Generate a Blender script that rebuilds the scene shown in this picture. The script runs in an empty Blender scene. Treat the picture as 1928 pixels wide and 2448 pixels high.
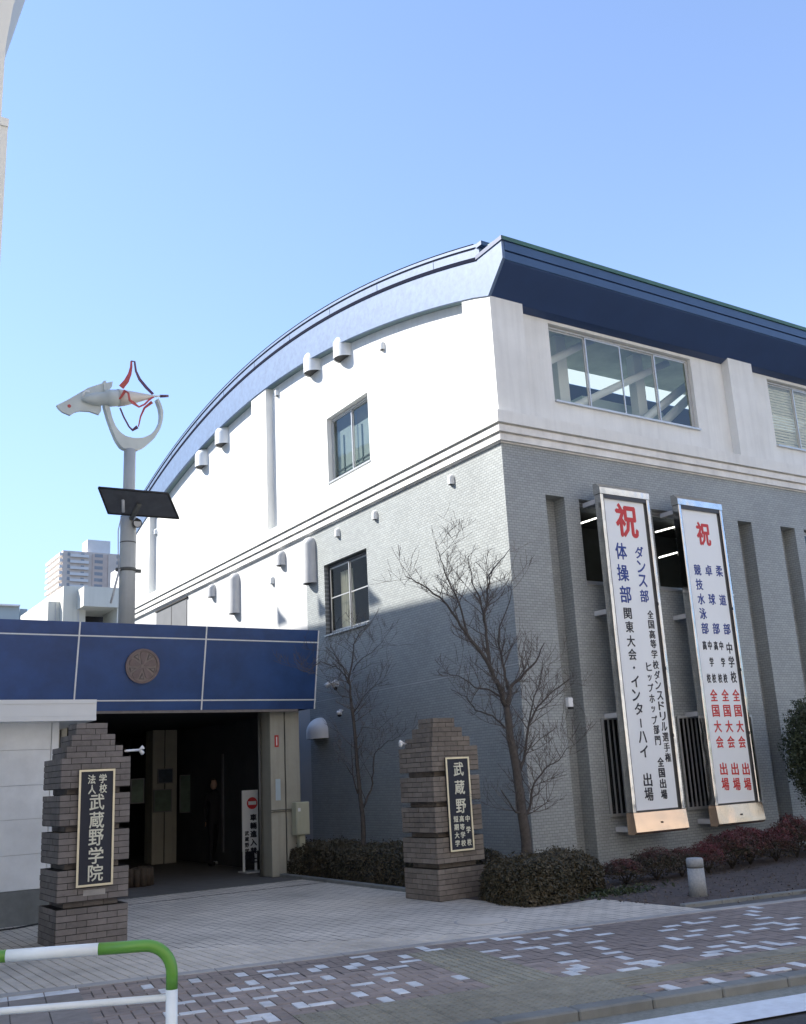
import bpy, bmesh, math, random
from math import radians, sin, cos, pi, atan2, sqrt
from mathutils import Vector, Matrix, noise

random.seed(7)
scene = bpy.context.scene
COL = scene.collection

# ------------------------------------------------------------------ camera, sky, sun, exposure
F_PX, CX, CY = 2394.0, 964.0, 1224.0
ROLL, PITCH, AZ = radians(-3.0), atan2(630, 2394), radians(56.9)
_H = Vector((cos(AZ), sin(AZ), 0)); _R0 = Vector((sin(AZ), -cos(AZ), 0)); _Z = Vector((0, 0, 1))
_f = cos(PITCH)*_H + sin(PITCH)*_Z
_u0 = -sin(PITCH)*_H + cos(PITCH)*_Z
_r = cos(ROLL)*_R0 + sin(ROLL)*_u0
_u = -sin(ROLL)*_R0 + cos(ROLL)*_u0
EYE = Vector((0, 0, 1.6))
cam_data = bpy.data.cameras.new('camera')
cam = bpy.data.objects.new('camera', cam_data); COL.objects.link(cam)
cam_data.sensor_fit = 'VERTICAL'; cam_data.sensor_height = 24.48
cam_data.lens = 23.94
cam_data.clip_end = 3000; cam_data.clip_start = 0.05
cam.matrix_world = Matrix(((_r.x, _u.x, -_f.x, EYE.x), (_r.y, _u.y, -_f.y, EYE.y), (_r.z, _u.z, -_f.z, EYE.z), (0, 0, 0, 1)))
scene.camera = cam

SUN_V = Vector((1.0, -0.88, -1.08)); SUN_DIR = SUN_V.normalized()      # direction the light travels
SUN_EL = math.asin(-SUN_DIR.z)
SUN_ROT = atan2(-SUN_DIR.x, -SUN_DIR.y)
world = bpy.data.worlds.new('World'); scene.world = world; world.use_nodes = True
wn = world.node_tree.nodes; wl = world.node_tree.links
bg = wn['Background']
sky = wn.new('ShaderNodeTexSky'); sky.sky_type = 'NISHITA'; sky.sun_disc = False
sky.sun_elevation = SUN_EL; sky.sun_rotation = SUN_ROT
sky.air_density = 1.0; sky.dust_density = 0.0; sky.altitude = 1800; sky.ozone_density = 1.6
tint = wn.new('ShaderNodeMix'); tint.data_type = 'RGBA'; tint.blend_type = 'MULTIPLY'; tint.inputs[0].default_value = 1.0
wl.new(sky.outputs[0], tint.inputs[6]); tint.inputs[7].default_value = (1.0, 0.935, 0.93, 1)
lum = wn.new('ShaderNodeVectorMath'); lum.operation = 'DOT_PRODUCT'; lum.inputs[1].default_value = (0.2126*0.42, 0.7152*0.42, 0.0722*0.42); wl.new(tint.outputs[2], lum.inputs[0])
sq = wn.new('ShaderNodeMath'); sq.operation = 'MULTIPLY'; wl.new(lum.outputs['Value'], sq.inputs[0]); wl.new(lum.outputs['Value'], sq.inputs[1])
ma = wn.new('ShaderNodeMath'); ma.operation = 'MULTIPLY_ADD'; ma.inputs[1].default_value = 0.33; ma.inputs[2].default_value = 1.0; wl.new(sq.outputs[0], ma.inputs[0])
dv = wn.new('ShaderNodeMath'); dv.operation = 'DIVIDE'; dv.inputs[0].default_value = 1.0; wl.new(ma.outputs[0], dv.inputs[1])
soft = wn.new('ShaderNodeVectorMath'); soft.operation = 'SCALE'; wl.new(tint.outputs[2], soft.inputs[0]); wl.new(dv.outputs[0], soft.inputs['Scale'])   # clear air: milder glare towards the sun and horizon
wl.new(soft.outputs[0], bg.inputs[0]); bg.inputs[1].default_value = 0.15
sun_data = bpy.data.lights.new('sun', 'SUN'); sun_data.energy = 3.3; sun_data.angle = radians(0.5); sun_data.color = (1.0, 0.95, 0.87)
sun = bpy.data.objects.new('sun', sun_data); COL.objects.link(sun)
sun.rotation_euler = SUN_DIR.to_track_quat('-Z', 'Y').to_euler(); sun.location = (-20, 20, 30)
scene.view_settings.view_transform = 'Standard'; scene.view_settings.look = 'None'
scene.view_settings.gamma = 1.0; scene.view_settings.use_curve_mapping = False
scene.view_settings.exposure = 1.68
scene.cycles.max_bounces = 16; scene.cycles.diffuse_bounces = 10

# ------------------------------------------------------------------ measuring helpers: pixel ray meets a real plane
def ray(x, y): return _f + _r*((x-CX)/F_PX) - _u*((y-CY)/F_PX)
def PX(x, y, k): d = ray(x, y); return EYE + d*((k-EYE.x)/d.x)
def PY(x, y, k): d = ray(x, y); return EYE + d*((k-EYE.y)/d.y)
def PZ(x, y, k=0.0): d = ray(x, y); return EYE + d*((k-EYE.z)/d.z)

# ------------------------------------------------------------------ materials
def new_mat(name):
    m = bpy.data.materials.new(name); m.use_nodes = True
    nt = m.node_tree; b = nt.nodes['Principled BSDF']; return m, nt, b
def N(nt, t, **kw):
    n = nt.nodes.new(t)
    for k, v in kw.items(): setattr(n, k, v)
    return n
def ramp(nt, fac, stops):
    r = N(nt, 'ShaderNodeValToRGB'); e = r.color_ramp.elements
    e[0].position, e[0].color = stops[0][0], (*stops[0][1], 1)
    e[1].position, e[1].color = stops[-1][0], (*stops[-1][1], 1)
    for p, c in stops[1:-1]:
        k = e.new(p); k.color = (*c, 1)
    nt.links.new(fac, r.inputs[0]); return r.outputs[0]
def mix(nt, fac, a, b, mode='MIX'):
    m = N(nt, 'ShaderNodeMix', data_type='RGBA', blend_type=mode)
    for s, v in ((m.inputs[0], fac), (m.inputs[6], a), (m.inputs[7], b)):
        if hasattr(v, 'is_linked'): nt.links.new(v, s)
        elif isinstance(v, (int, float)): s.default_value = v
        else: s.default_value = (*v, 1)
    return m.outputs[2]
def noise_t(nt, vec, scale, detail=4, rough=0.6):
    n = N(nt, 'ShaderNodeTexNoise'); n.inputs['Scale'].default_value = scale
    n.inputs['Detail'].default_value = detail; n.inputs['Roughness'].default_value = rough
    nt.links.new(vec, n.inputs['Vector']); return n.outputs[0]
def mapr(nt, v, a, b, c, d):
    m = N(nt, 'ShaderNodeMapRange'); nt.links.new(v, m.inputs[0])
    for i, x in enumerate((a, b, c, d)): m.inputs[i+1].default_value = x
    return m.outputs[0]
def bump(nt, b, h, dist=0.01, strength=0.5):
    n = N(nt, 'ShaderNodeBump'); n.inputs['Distance'].default_value = dist; n.inputs['Strength'].default_value = strength
    nt.links.new(h, n.inputs['Height']); nt.links.new(n.outputs[0], b.inputs['Normal'])
def geo(nt): return N(nt, 'ShaderNodeNewGeometry').outputs['Position']

def M_plain(name, col, rough=0.6, var=0.12, scale=3.0, metal=0.0, spec=0.5, bmp=0.0, rnd=0.0, streak=0.0):
    m, nt, b = new_mat(name); p = geo(nt)
    n1 = noise_t(nt, p, scale, 6)
    f = mapr(nt, n1, 0.25, 0.75, 1-var, 1+var)
    if rnd:
        oi = N(nt, 'ShaderNodeObjectInfo').outputs['Random']
        f2 = mapr(nt, oi, 0, 1, 1-rnd, 1+rnd)
        mm = N(nt, 'ShaderNodeMath', operation='MULTIPLY'); nt.links.new(f, mm.inputs[0]); nt.links.new(f2, mm.inputs[1]); f = mm.outputs[0]
    if streak:
        mp = N(nt, 'ShaderNodeMapping'); mp.inputs['Scale'].default_value = (6, 6, 0.35); nt.links.new(p, mp.inputs[0])
        s = mapr(nt, noise_t(nt, mp.outputs[0], 1.2, 5), 0.45, 0.8, 1.0, 1-streak)
        mm = N(nt, 'ShaderNodeMath', operation='MULTIPLY'); nt.links.new(f, mm.inputs[0]); nt.links.new(s, mm.inputs[1]); f = mm.outputs[0]
    c = N(nt, 'ShaderNodeVectorMath', operation='SCALE'); c.inputs[0].default_value = col; nt.links.new(f, c.inputs['Scale'])
    nt.links.new(c.outputs[0], b.inputs['Base Color'])
    b.inputs['Roughness'].default_value = rough; b.inputs['Metallic'].default_value = metal
    b.inputs['Specular IOR Level'].default_value = spec
    if bmp: bump(nt, b, noise_t(nt, p, 60, 3), bmp, 0.6)
    return m

def stain(m, scale=0.55, lo=0.78, hi=1.10):
    nt = m.node_tree; b = nt.nodes['Principled BSDF']; src = b.inputs['Base Color'].links[0].from_socket
    n1 = noise_t(nt, geo(nt), scale, 8, 0.65); f = mapr(nt, n1, 0.32, 0.62, lo, hi)
    c = N(nt, 'ShaderNodeVectorMath', operation='SCALE'); nt.links.new(src, c.inputs[0]); nt.links.new(f, c.inputs['Scale']); nt.links.new(c.outputs[0], b.inputs['Base Color'])

def M_tile(name, axis, base=(0.325, 0.350, 0.348), grout=(0.19, 0.20, 0.205), w=0.1, h=0.045):
    m, nt, b = new_mat(name); p = geo(nt)
    sp = N(nt, 'ShaderNodeSeparateXYZ'); nt.links.new(p, sp.inputs[0])
    cb = N(nt, 'ShaderNodeCombineXYZ'); nt.links.new(sp.outputs[axis], cb.inputs[0]); nt.links.new(sp.outputs[2], cb.inputs[1])
    br = N(nt, 'ShaderNodeTexBrick'); nt.links.new(cb.outputs[0], br.inputs['Vector'])
    br.inputs['Scale'].default_value = 1.0; br.inputs['Brick Width'].default_value = w; br.inputs['Row Height'].default_value = h
    br.inputs['Mortar Size'].default_value = 0.0045; br.inputs['Mortar Smooth'].default_value = 0.3; br.offset = 0.5
    a = [x*1.07 for x in base]; c = [x*0.90 for x in base]
    br.inputs['Color1'].default_value = (*a, 1); br.inputs['Color2'].default_value = (*c, 1); br.inputs['Mortar'].default_value = (*grout, 1)
    big = mapr(nt, noise_t(nt, p, 0.7, 6), 0.3, 0.7, 0.90, 1.08)
    sc = N(nt, 'ShaderNodeVectorMath', operation='SCALE'); nt.links.new(br.outputs[0], sc.inputs[0]); nt.links.new(big, sc.inputs['Scale'])
    nt.links.new(sc.outputs[0], b.inputs['Base Color']); b.inputs['Roughness'].default_value = 0.42
    inv = N(nt, 'ShaderNodeMath', operation='SUBTRACT'); inv.inputs[0].default_value = 1.0; nt.links.new(br.outputs['Fac'], inv.inputs[1])
    bump(nt, b, inv.outputs[0], 0.006, 0.8)
    return m

def M_glass(name, tint=(0.55, 0.62, 0.62), transp=0.55, rough=0.02):
    m, nt, b = new_mat(name); nt.nodes.remove(b)
    out = nt.nodes['Material Output']
    gl = N(nt, 'ShaderNodeBsdfGlossy'); gl.inputs['Roughness'].default_value = rough; gl.inputs['Color'].default_value = (0.95, 0.98, 1, 1)
    tr = N(nt, 'ShaderNodeBsdfTransparent'); tr.inputs['Color'].default_value = (*tint, 1)
    fr = N(nt, 'ShaderNodeFresnel'); fr.inputs['IOR'].default_value = 1.35
    f = mapr(nt, fr.outputs[0], 0.0, 1.0, 1-transp, 0.75)
    p = geo(nt)
    bp = N(nt, 'ShaderNodeBump'); bp.inputs['Distance'].default_value = 0.02; bp.inputs['Strength'].default_value = 0.06
    nt.links.new(noise_t(nt, p, 1.7, 1), bp.inputs['Height']); nt.links.new(bp.outputs[0], gl.inputs['Normal'])
    mx = N(nt, 'ShaderNodeMixShader'); nt.links.new(f, mx.inputs[0]); nt.links.new(tr.outputs[0], mx.inputs[1]); nt.links.new(gl.outputs[0], mx.inputs[2])
    nt.links.new(mx.outputs[0], out.inputs[0]); return m

def M_frosted(name, col):
    m, nt, b = new_mat(name); nt.nodes.remove(b); t = N(nt, 'ShaderNodeBsdfTranslucent'); t.inputs[0].default_value = (*col, 1)
    nt.links.new(t.outputs[0], nt.nodes['Material Output'].inputs[0]); return m

def M_emit(name, col, s):
    m, nt, b = new_mat(name); b.inputs['Emission Color'].default_value = (*col, 1); b.inputs['Emission Strength'].default_value = s
    b.inputs['Base Color'].default_value = (*col, 1); return m

def M_leaf(name, c1, c2, c3=None, zred=None):
    m, nt, b = new_mat(name); p = geo(nt)
    n1 = noise_t(nt, p, 9, 3); n2 = noise_t(nt, p, 60, 2)
    mm = N(nt, 'ShaderNodeMath', operation='ADD'); nt.links.new(n1, mm.inputs[0]); nt.links.new(n2, mm.inputs[1])
    f = mapr(nt, mm.outputs[0], 0.75, 1.3, 0, 1)
    c = mix(nt, f, c1, c2)
    if zred:
        tc = N(nt, 'ShaderNodeTexCoord').outputs['Object']
        sp = N(nt, 'ShaderNodeSeparateXYZ'); nt.links.new(tc, sp.inputs[0])
        oi = N(nt, 'ShaderNodeObjectInfo').outputs['Random']
        a = N(nt, 'ShaderNodeMath', operation='ADD'); nt.links.new(sp.outputs[2], a.inputs[0]); nt.links.new(mapr(nt, n1, 0.3, 0.7, -0.28, 0.28), a.inputs[1])
        a2 = N(nt, 'ShaderNodeMath', operation='ADD'); nt.links.new(a.outputs[0], a2.inputs[0]); nt.links.new(mapr(nt, oi, 0, 1, -0.15, 0.18), a2.inputs[1])
        c = mix(nt, mapr(nt, a2.outputs[0], zred[0], zred[1], 0, 1), c, c3)
    nt.links.new(c, b.inputs['Base Color']); b.inputs['Roughness'].default_value = 0.55
    b.inputs['Specular IOR Level'].default_value = 0.35
    return m

MAT = {}
MAT['white_wall'] = M_plain('white_render', (0.74, 0.745, 0.72), 0.75, 0.05, 1.2, bmp=0.0015, streak=0.12)
MAT['white_trim'] = M_plain('white_trim', (0.76, 0.75, 0.72), 0.6, 0.05, 2.5, streak=0.10)
MAT['tile_x'] = M_tile('grey_tile_long_side', 0)
MAT['tile_y'] = M_tile('grey_tile_gable_side', 1)
MAT['pale_wall'] = M_plain('pale_lower_wall', (0.52, 0.53, 0.53), 0.7, 0.05, 1.5, bmp=0.001)
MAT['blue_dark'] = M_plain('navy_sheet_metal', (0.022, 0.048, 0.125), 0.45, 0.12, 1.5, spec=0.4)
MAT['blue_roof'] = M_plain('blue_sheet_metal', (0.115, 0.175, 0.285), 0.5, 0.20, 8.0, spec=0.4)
MAT['navy_shadow_line'] = M_plain('navy_shadow_line', (0.004, 0.007, 0.022), 0.8, 0.1, 1.5, spec=0.05)
MAT['blue_strip'] = M_plain('blue_strip', (0.04, 0.085, 0.18), 0.4, 0.1, 2)
MAT['teal_soffit'] = M_plain('teal_soffit', (0.13, 0.19, 0.20), 0.6, 0.08, 2)
MAT['green_edge'] = M_plain('green_roof_edge', (0.05, 0.13, 0.10), 0.5, 0.15, 2)
MAT['canopy_blue'] = M_plain('canopy_blue', (0.018, 0.062, 0.20), 0.35, 0.22, 1.1, spec=0.6)
MAT['door_grey'] = M_plain('grey_door', (0.16, 0.16, 0.16), 0.5, 0.1, 3)
MAT['white_metal'] = M_plain('white_painted_metal', (0.74, 0.76, 0.76), 0.4, 0.04, 3)
MAT['panel_white'] = M_plain('white_cladding', (0.78, 0.80, 0.80), 0.5, 0.06, 2.0)
MAT['alu'] = M_plain('aluminium', (0.55, 0.56, 0.56), 0.35, 0.06, 4, metal=0.6)
MAT['dark_frame'] = M_plain('dark_bronze_frame', (0.05, 0.05, 0.055), 0.4, 0.1, 4, metal=0.3)
MAT['vent'] = M_plain('grey_painted_steel', (0.50, 0.51, 0.52), 0.4, 0.06, 4, spec=0.6)
MAT['steel'] = M_plain('polished_stainless', (0.60, 0.61, 0.62), 0.12, 0.15, 5, metal=1.0)
def _dent(m, s):
    nt = m.node_tree; b = nt.nodes['Principled BSDF']
    bump(nt, b, noise_t(nt, geo(nt), s, 1), 0.05, 0.16)
_dent(MAT['steel'], 3.5)
MAT['steel_warm_reflect'] = M_plain('steel_painted_reflection', (0.78, 0.58, 0.44), 0.14, 0.04, 4, metal=0.85)  # stainless plate, warm reflection of the facing house painted into its colour
_dent(MAT['steel_warm_reflect'], 2.6)
MAT['glass'] = M_glass('window_glass', (0.90, 0.93, 0.88), 0.94)
MAT['glass_dark'] = M_glass('window_glass_dark', (0.88, 0.91, 0.89), 0.93)
MAT['glass_bright'] = M_glass('window_glass_reflecting', (0.5, 0.56, 0.56), 0.35)
MAT['frosted'] = M_frosted('added_skylight_sheet', (0.42, 0.46, 0.42))
MAT['screen'] = M_plain('pale_screen', (0.42, 0.50, 0.49), 0.7, 0.06, 2)
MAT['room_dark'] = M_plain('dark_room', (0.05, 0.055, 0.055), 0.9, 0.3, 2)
MAT['room_mid'] = M_plain('room_wall', (0.55, 0.56, 0.46), 0.8, 0.3, 1.2)
MAT['room_teal'] = M_plain('room_pale_green_wall', (0.50, 0.60, 0.60), 0.8, 0.1, 1.2)
MAT['member'] = M_plain('white_brace', (0.85, 0.86, 0.85), 0.6, 0.04, 2)
MAT['curtain'] = M_plain('cream_curtain', (0.72, 0.68, 0.56), 0.8, 0.1, 5)
MAT['tube'] = M_emit('fluorescent_tube', (1.0, 0.98, 0.92), 1.6)
MAT['beige'] = M_plain('beige_column', (0.36, 0.355, 0.30), 0.6, 0.06, 2, streak=0.25)
MAT['beige_box'] = M_plain('beige_box', (0.42, 0.43, 0.33), 0.5, 0.08, 4, streak=0.2)
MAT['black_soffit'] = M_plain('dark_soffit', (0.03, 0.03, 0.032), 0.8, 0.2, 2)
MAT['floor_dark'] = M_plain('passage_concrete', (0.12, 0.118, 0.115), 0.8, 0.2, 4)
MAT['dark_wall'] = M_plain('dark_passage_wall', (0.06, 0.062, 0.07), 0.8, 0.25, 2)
MAT['grey_panel'] = M_plain('grey_panel', (0.17, 0.17, 0.18), 0.7, 0.2, 6)
MAT['brick'] = M_plain('grey_brown_brick', (0.172, 0.157, 0.150), 0.75, 0.18, 14, rnd=0.16, bmp=0.003)
MAT['brick_r'] = M_plain('brown_brick', (0.168, 0.148, 0.130), 0.75, 0.2, 14, rnd=0.16, bmp=0.003)
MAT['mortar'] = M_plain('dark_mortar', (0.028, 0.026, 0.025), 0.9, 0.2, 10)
MAT['sign_black'] = M_plain('black_plate', (0.010, 0.014, 0.028), 0.6, 0.1, 5)
MAT['gold'] = M_plain('pale_gold', (0.72, 0.66, 0.48), 0.35, 0.05, 5, metal=0.3)
MAT['letter_gold'] = M_plain('pale_letter', (0.66, 0.66, 0.55), 0.45, 0.06, 8)
MAT['sheet'] = M_plain('banner_sheet', (0.80, 0.83, 0.85), 0.5, 0.02, 2)
MAT['ink_red'] = M_plain('red_ink', (0.55, 0.035, 0.035), 0.5, 0.03, 2)
MAT['ink_blue'] = M_plain('blue_ink', (0.02, 0.05, 0.26), 0.5, 0.03, 2)
MAT['ink_black'] = M_plain('black_ink', (0.012, 0.014, 0.025), 0.5, 0.03, 2)
MAT['plaza'] = M_plain('plaza_paver', (0.56, 0.515, 0.45), 0.8, 0.10, 2.2, rnd=0.07, bmp=0.002)
MAT['joint'] = M_plain('sand_joint', (0.11, 0.108, 0.105), 0.95, 0.2, 10)
MAT['cream_wall'] = M_plain('cream_render', (0.78, 0.73, 0.64), 0.8, 0.05, 1)
MAT['peach_wall'] = M_plain('peach_render', (0.76, 0.64, 0.52), 0.8, 0.05, 1)
MAT['pale_concrete'] = M_plain('pale_concrete', (0.55, 0.52, 0.47), 0.9, 0.1, 4)
MAT['concrete'] = M_plain('concrete', (0.36, 0.35, 0.335), 0.85, 0.15, 6, bmp=0.003)
MAT['kerb'] = M_plain('kerb_concrete', (0.18, 0.19, 0.185), 0.85, 0.15, 8, bmp=0.003)
MAT['paver'] = M_plain('brown_paving_block', (0.27, 0.225, 0.20), 0.85, 0.18, 7, rnd=0.12, bmp=0.003)
MAT['paver_white'] = M_plain('white_paving_block', (0.62, 0.64, 0.65), 0.8, 0.12, 9, rnd=0.05, bmp=0.003)
MAT['slab'] = M_plain('grey_slab', (0.23, 0.21, 0.195), 0.85, 0.2, 9, rnd=0.10, bmp=0.004)
MAT['tactile'] = M_plain('olive_tactile', (0.26, 0.245, 0.19), 0.85, 0.2, 10, rnd=0.08, bmp=0.004)
MAT['asphalt'] = M_plain('asphalt', (0.055, 0.058, 0.062), 0.9, 0.3, 25, bmp=0.006)
MAT['gutter'] = M_plain('gutter_concrete', (0.20, 0.21, 0.19), 0.9, 0.25, 30, bmp=0.006)
MAT['line_white'] = M_plain('road_paint', (0.66, 0.72, 0.78), 0.6, 0.12, 12, bmp=0.002)
MAT['soil'] = M_plain('dry_soil', (0.085, 0.070, 0.066), 0.95, 0.4, 8, bmp=0.012)
MAT['leaf_hedge'] = M_leaf('hedge_leaf', (0.022, 0.026, 0.015), (0.095, 0.075, 0.045))
MAT['leaf_green'] = M_leaf('green_leaf', (0.022, 0.036, 0.020), (0.075, 0.095, 0.05))
MAT['leaf_red'] = M_leaf('nandina_leaf', (0.028, 0.030, 0.018), (0.07, 0.05, 0.035), (0.125, 0.030, 0.038), (0.36, 0.86))
MAT['bark'] = M_plain('bark', (0.07, 0.062, 0.057), 0.9, 0.4, 20, bmp=0.006)
MAT['twig'] = M_plain('twig', (0.105, 0.09, 0.082), 0.9, 0.2, 20)
MAT['granite'] = M_plain('pale_granite', (0.30, 0.32, 0.34), 0.8, 0.2, 45, bmp=0.003)
MAT['rail_white'] = M_plain('rail_white', (0.72, 0.80, 0.85), 0.3, 0.03, 4)
MAT['rail_green'] = M_plain('rail_green', (0.11, 0.30, 0.045), 0.3, 0.04, 4)
MAT['sculpt'] = M_plain('sculpture_white', (0.56, 0.60, 0.57), 0.45, 0.06, 4)
MAT['sculpt_red'] = M_plain('sculpture_red', (0.48, 0.08, 0.07), 0.4, 0.05, 4)
MAT['sculpt_blue'] = M_plain('sculpture_dark', (0.12, 0.05, 0.10), 0.4, 0.05, 4)
MAT['sculpt_cream'] = M_plain('sculpture_cream', (0.66, 0.60, 0.52), 0.4, 0.05, 4)
MAT['pole'] = M_plain('pole_grey', (0.44, 0.46, 0.46), 0.5, 0.08, 3, streak=0.15)
MAT['panel_back'] = M_plain('solar_back', (0.085, 0.09, 0.10), 0.5, 0.25, 5)
MAT['solar'] = M_plain('solar_cells', (0.01, 0.012, 0.03), 0.2, 0.1, 5)
MAT['emblem'] = M_plain('bronze_emblem', (0.19, 0.15, 0.15), 0.45, 0.15, 12, metal=0.3)
MAT['emblem_line'] = M_plain('bronze_emblem_line', (0.11, 0.09, 0.09), 0.5, 0.1, 12)
MAT['emblem_pale'] = M_plain('emblem_field', (0.25, 0.215, 0.20), 0.5, 0.1, 12)
MAT['apt'] = M_plain('apartment_tile_hazed', (0.66, 0.57, 0.50), 0.8, 0.1, 0.4)  # tower colours lightened to stand for distance haze
MAT['apt_white'] = M_plain('apartment_white', (0.76, 0.74, 0.72), 0.8, 0.06, 0.4)
MAT['apt_pink'] = M_plain('apartment_rose_hazed', (0.62, 0.50, 0.43), 0.8, 0.1, 0.4)
MAT['apt_dark'] = M_plain('apartment_window', (0.30, 0.31, 0.33), 0.6, 0.2, 0.4)
MAT['beige_bld'] = M_plain('beige_building', (0.60, 0.60, 0.54), 0.8, 0.07, 0.8, streak=0.1)
MAT['teal_bld'] = M_plain('pale_teal_building', (0.34, 0.39, 0.40), 0.6, 0.08, 1)
MAT['left_bld'] = M_plain('pale_grey_building', (0.68, 0.70, 0.68), 0.75, 0.06, 1, bmp=0.001)
MAT['coat'] = M_plain('dark_coat', (0.010, 0.010, 0.013), 0.8, 0.2, 9)
MAT['skin'] = M_plain('skin', (0.42, 0.27, 0.20), 0.6, 0.05, 9)
MAT['hair'] = M_plain('black_hair', (0.008, 0.007, 0.007), 0.5, 0.2, 40)
MAT['wood'] = M_plain('old_wood', (0.060, 0.045, 0.032), 0.9, 0.3, 12, bmp=0.006)
MAT['camera_white'] = M_plain('camera_white', (0.75, 0.77, 0.78), 0.35, 0.04, 6)
MAT['red_label'] = M_plain('red_label', (0.45, 0.04, 0.03), 0.5, 0.1, 6)
MAT['notice'] = M_plain('pale_blue_notice', (0.42, 0.52, 0.58), 0.5, 0.1, 6)
MAT['poster'] = M_plain('green_notice', (0.10, 0.15, 0.11), 0.5, 0.4, 5)
MAT['poster_dark'] = M_plain('dark_poster', (0.03, 0.05, 0.08), 0.5, 0.6, 9)
MAT['rubber'] = M_plain('black_rubber', (0.02, 0.02, 0.02), 0.7, 0.1, 6)
MAT['iron'] = M_plain('cast_iron', (0.10, 0.105, 0.10), 0.7, 0.2, 20)

for _k in ('plaza', 'paver', 'paver_white', 'slab', 'tactile', 'kerb', 'concrete', 'gutter', 'asphalt'): stain(MAT[_k], 0.6 if _k != 'paver_white' else 3.0, 0.74, 1.14)
stain(MAT['white_wall'], 1.1, 0.93, 1.02); stain(MAT['white_trim'], 2.5, 0.86, 1.03); stain(MAT['tile_x'], 0.8, 0.90, 1.05); stain(MAT['brick'], 1.7, .85, 1.08); stain(MAT['brick_r'], 1.7, .85, 1.08)
for _k in ('panel_white', 'rail_white', 'canopy_blue', 'beige', 'vent', 'sculpt'): stain(MAT[_k], 2.2, 0.90, 1.04)

# ------------------------------------------------------------------ mesh helpers
def obj(name, bm, mat, parent=None, kind=None, smooth=False, label=None, cat=None, group=None):
    if isinstance(bm, bmesh.types.BMesh):
        me = bpy.data.meshes.new(name); bm.normal_update(); bm.to_mesh(me); bm.free()
        for mm in (mat if isinstance(mat, (list, tuple)) else [mat]): me.materials.append(MAT[mm])
        if smooth:
            for p in me.polygons: p.use_smooth = True
    else: me = bm
    o = bpy.data.objects.new(name, me); COL.objects.link(o)
    if parent: o.parent = parent; o.matrix_parent_inverse = Matrix.Translation(-Vector(parent.location)) if parent.type == 'EMPTY' and parent.rotation_euler.z == 0 else o.matrix_parent_inverse
    if kind: o['kind'] = kind
    if label: o['label'] = label
    if cat: o['category'] = cat
    if group: o['group'] = group
    return o
def thing(name, label, cat, loc=(0, 0, 0), group=None, rz=0.0):
    o = bpy.data.objects.new(name, None); COL.objects.link(o); o.location = loc; o.rotation_euler = (0, 0, rz)
    o.empty_display_size = 0.2
    o['label'] = label; o['category'] = cat
    if group: o['group'] = group
    return o
def copy_tree(o, parent=None):
    c = o.copy(); COL.objects.link(c)
    if parent: c.parent = parent
    for ch in [x for x in bpy.data.objects if x.parent == o and x != c]: copy_tree(ch, c)
    return c
def box(bm, a, b, mi=0, M=None):
    x0, y0, z0 = a; x1, y1, z1 = b
    v = [Vector(p) for p in ((x0,y0,z0),(x1,y0,z0),(x1,y1,z0),(x0,y1,z0),(x0,y0,z1),(x1,y0,z1),(x1,y1,z1),(x0,y1,z1))]
    if M is not None: v = [M @ p for p in v]
    v = [bm.verts.new(p) for p in v]
    for f in ((0,3,2,1),(4,5,6,7),(0,1,5,4),(1,2,6,5),(2,3,7,6),(3,0,4,7)):
        fc = bm.faces.new([v[i] for i in f]); fc.material_index = mi
    return bm
def boxbm(a, b, M=None): return box(bmesh.new(), a, b, 0, M)
def bevbox(a, b, w=0.01, M=None, seg=1):
    bm = boxbm(a, b)
    bmesh.ops.bevel(bm, geom=bm.edges[:], offset=w, segments=seg, affect='EDGES')
    if M is not None: bm.transform(M)
    return bm
def quad(bm, pts, mi=0):
    f = bm.faces.new([bm.verts.new(p) for p in pts]); f.material_index = mi; return f
def tube(bm, pts, rad, n=8, cap=True, mi=0):
    pts = [Vector(p) for p in pts]; R = rad if isinstance(rad, (list, tuple)) else [rad]*len(pts)
    rings = []; t0 = None; up = None
    for i, p in enumerate(pts):
        t = (pts[min(i+1, len(pts)-1)] - pts[max(i-1, 0)]).normalized()
        if up is None:
            up = t.orthogonal().normalized()
        else:
            up = (up - t*up.dot(t))
            up = up.normalized() if up.length > 1e-6 else t.orthogonal().normalized()
        s = t.cross(up)
        rings.append([bm.verts.new(p + (up*cos(2*pi*k/n) + s*sin(2*pi*k/n))*R[i]) for k in range(n)])
    for a, b in zip(rings, rings[1:]):
        for k in range(n):
            f = bm.faces.new((a[k], a[(k+1) % n], b[(k+1) % n], b[k])); f.material_index = mi; f.smooth = True
    if cap:
        for rg, fl in ((rings[0], True), (rings[-1], False)):
            f = bm.faces.new(rg[::-1] if fl else rg); f.material_index = mi
    return bm
def cyl(bm, c, r, h, n=20, r2=None, mi=0):
    c = Vector(c); return tube(bm, [c, c+Vector((0, 0, h))], [r, r if r2 is None else r2], n, True, mi)
def prism(bm, outline, thick_vec, mi=0):
    a = [bm.verts.new(Vector(p)) for p in outline]; b = [bm.verts.new(Vector(p)+Vector(thick_vec)) for p in outline]
    f1 = bm.faces.new(a); f2 = bm.faces.new(b[::-1]); n = len(a)
    fs = [f1, f2]
    for i in range(n): fs.append(bm.faces.new((a[i], b[i], b[(i+1) % n], a[(i+1) % n])))
    for f in fs: f.material_index = mi
    return bm
def fixn(bm): bmesh.ops.recalc_face_normals(bm, faces=bm.faces[:]); return bm
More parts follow.
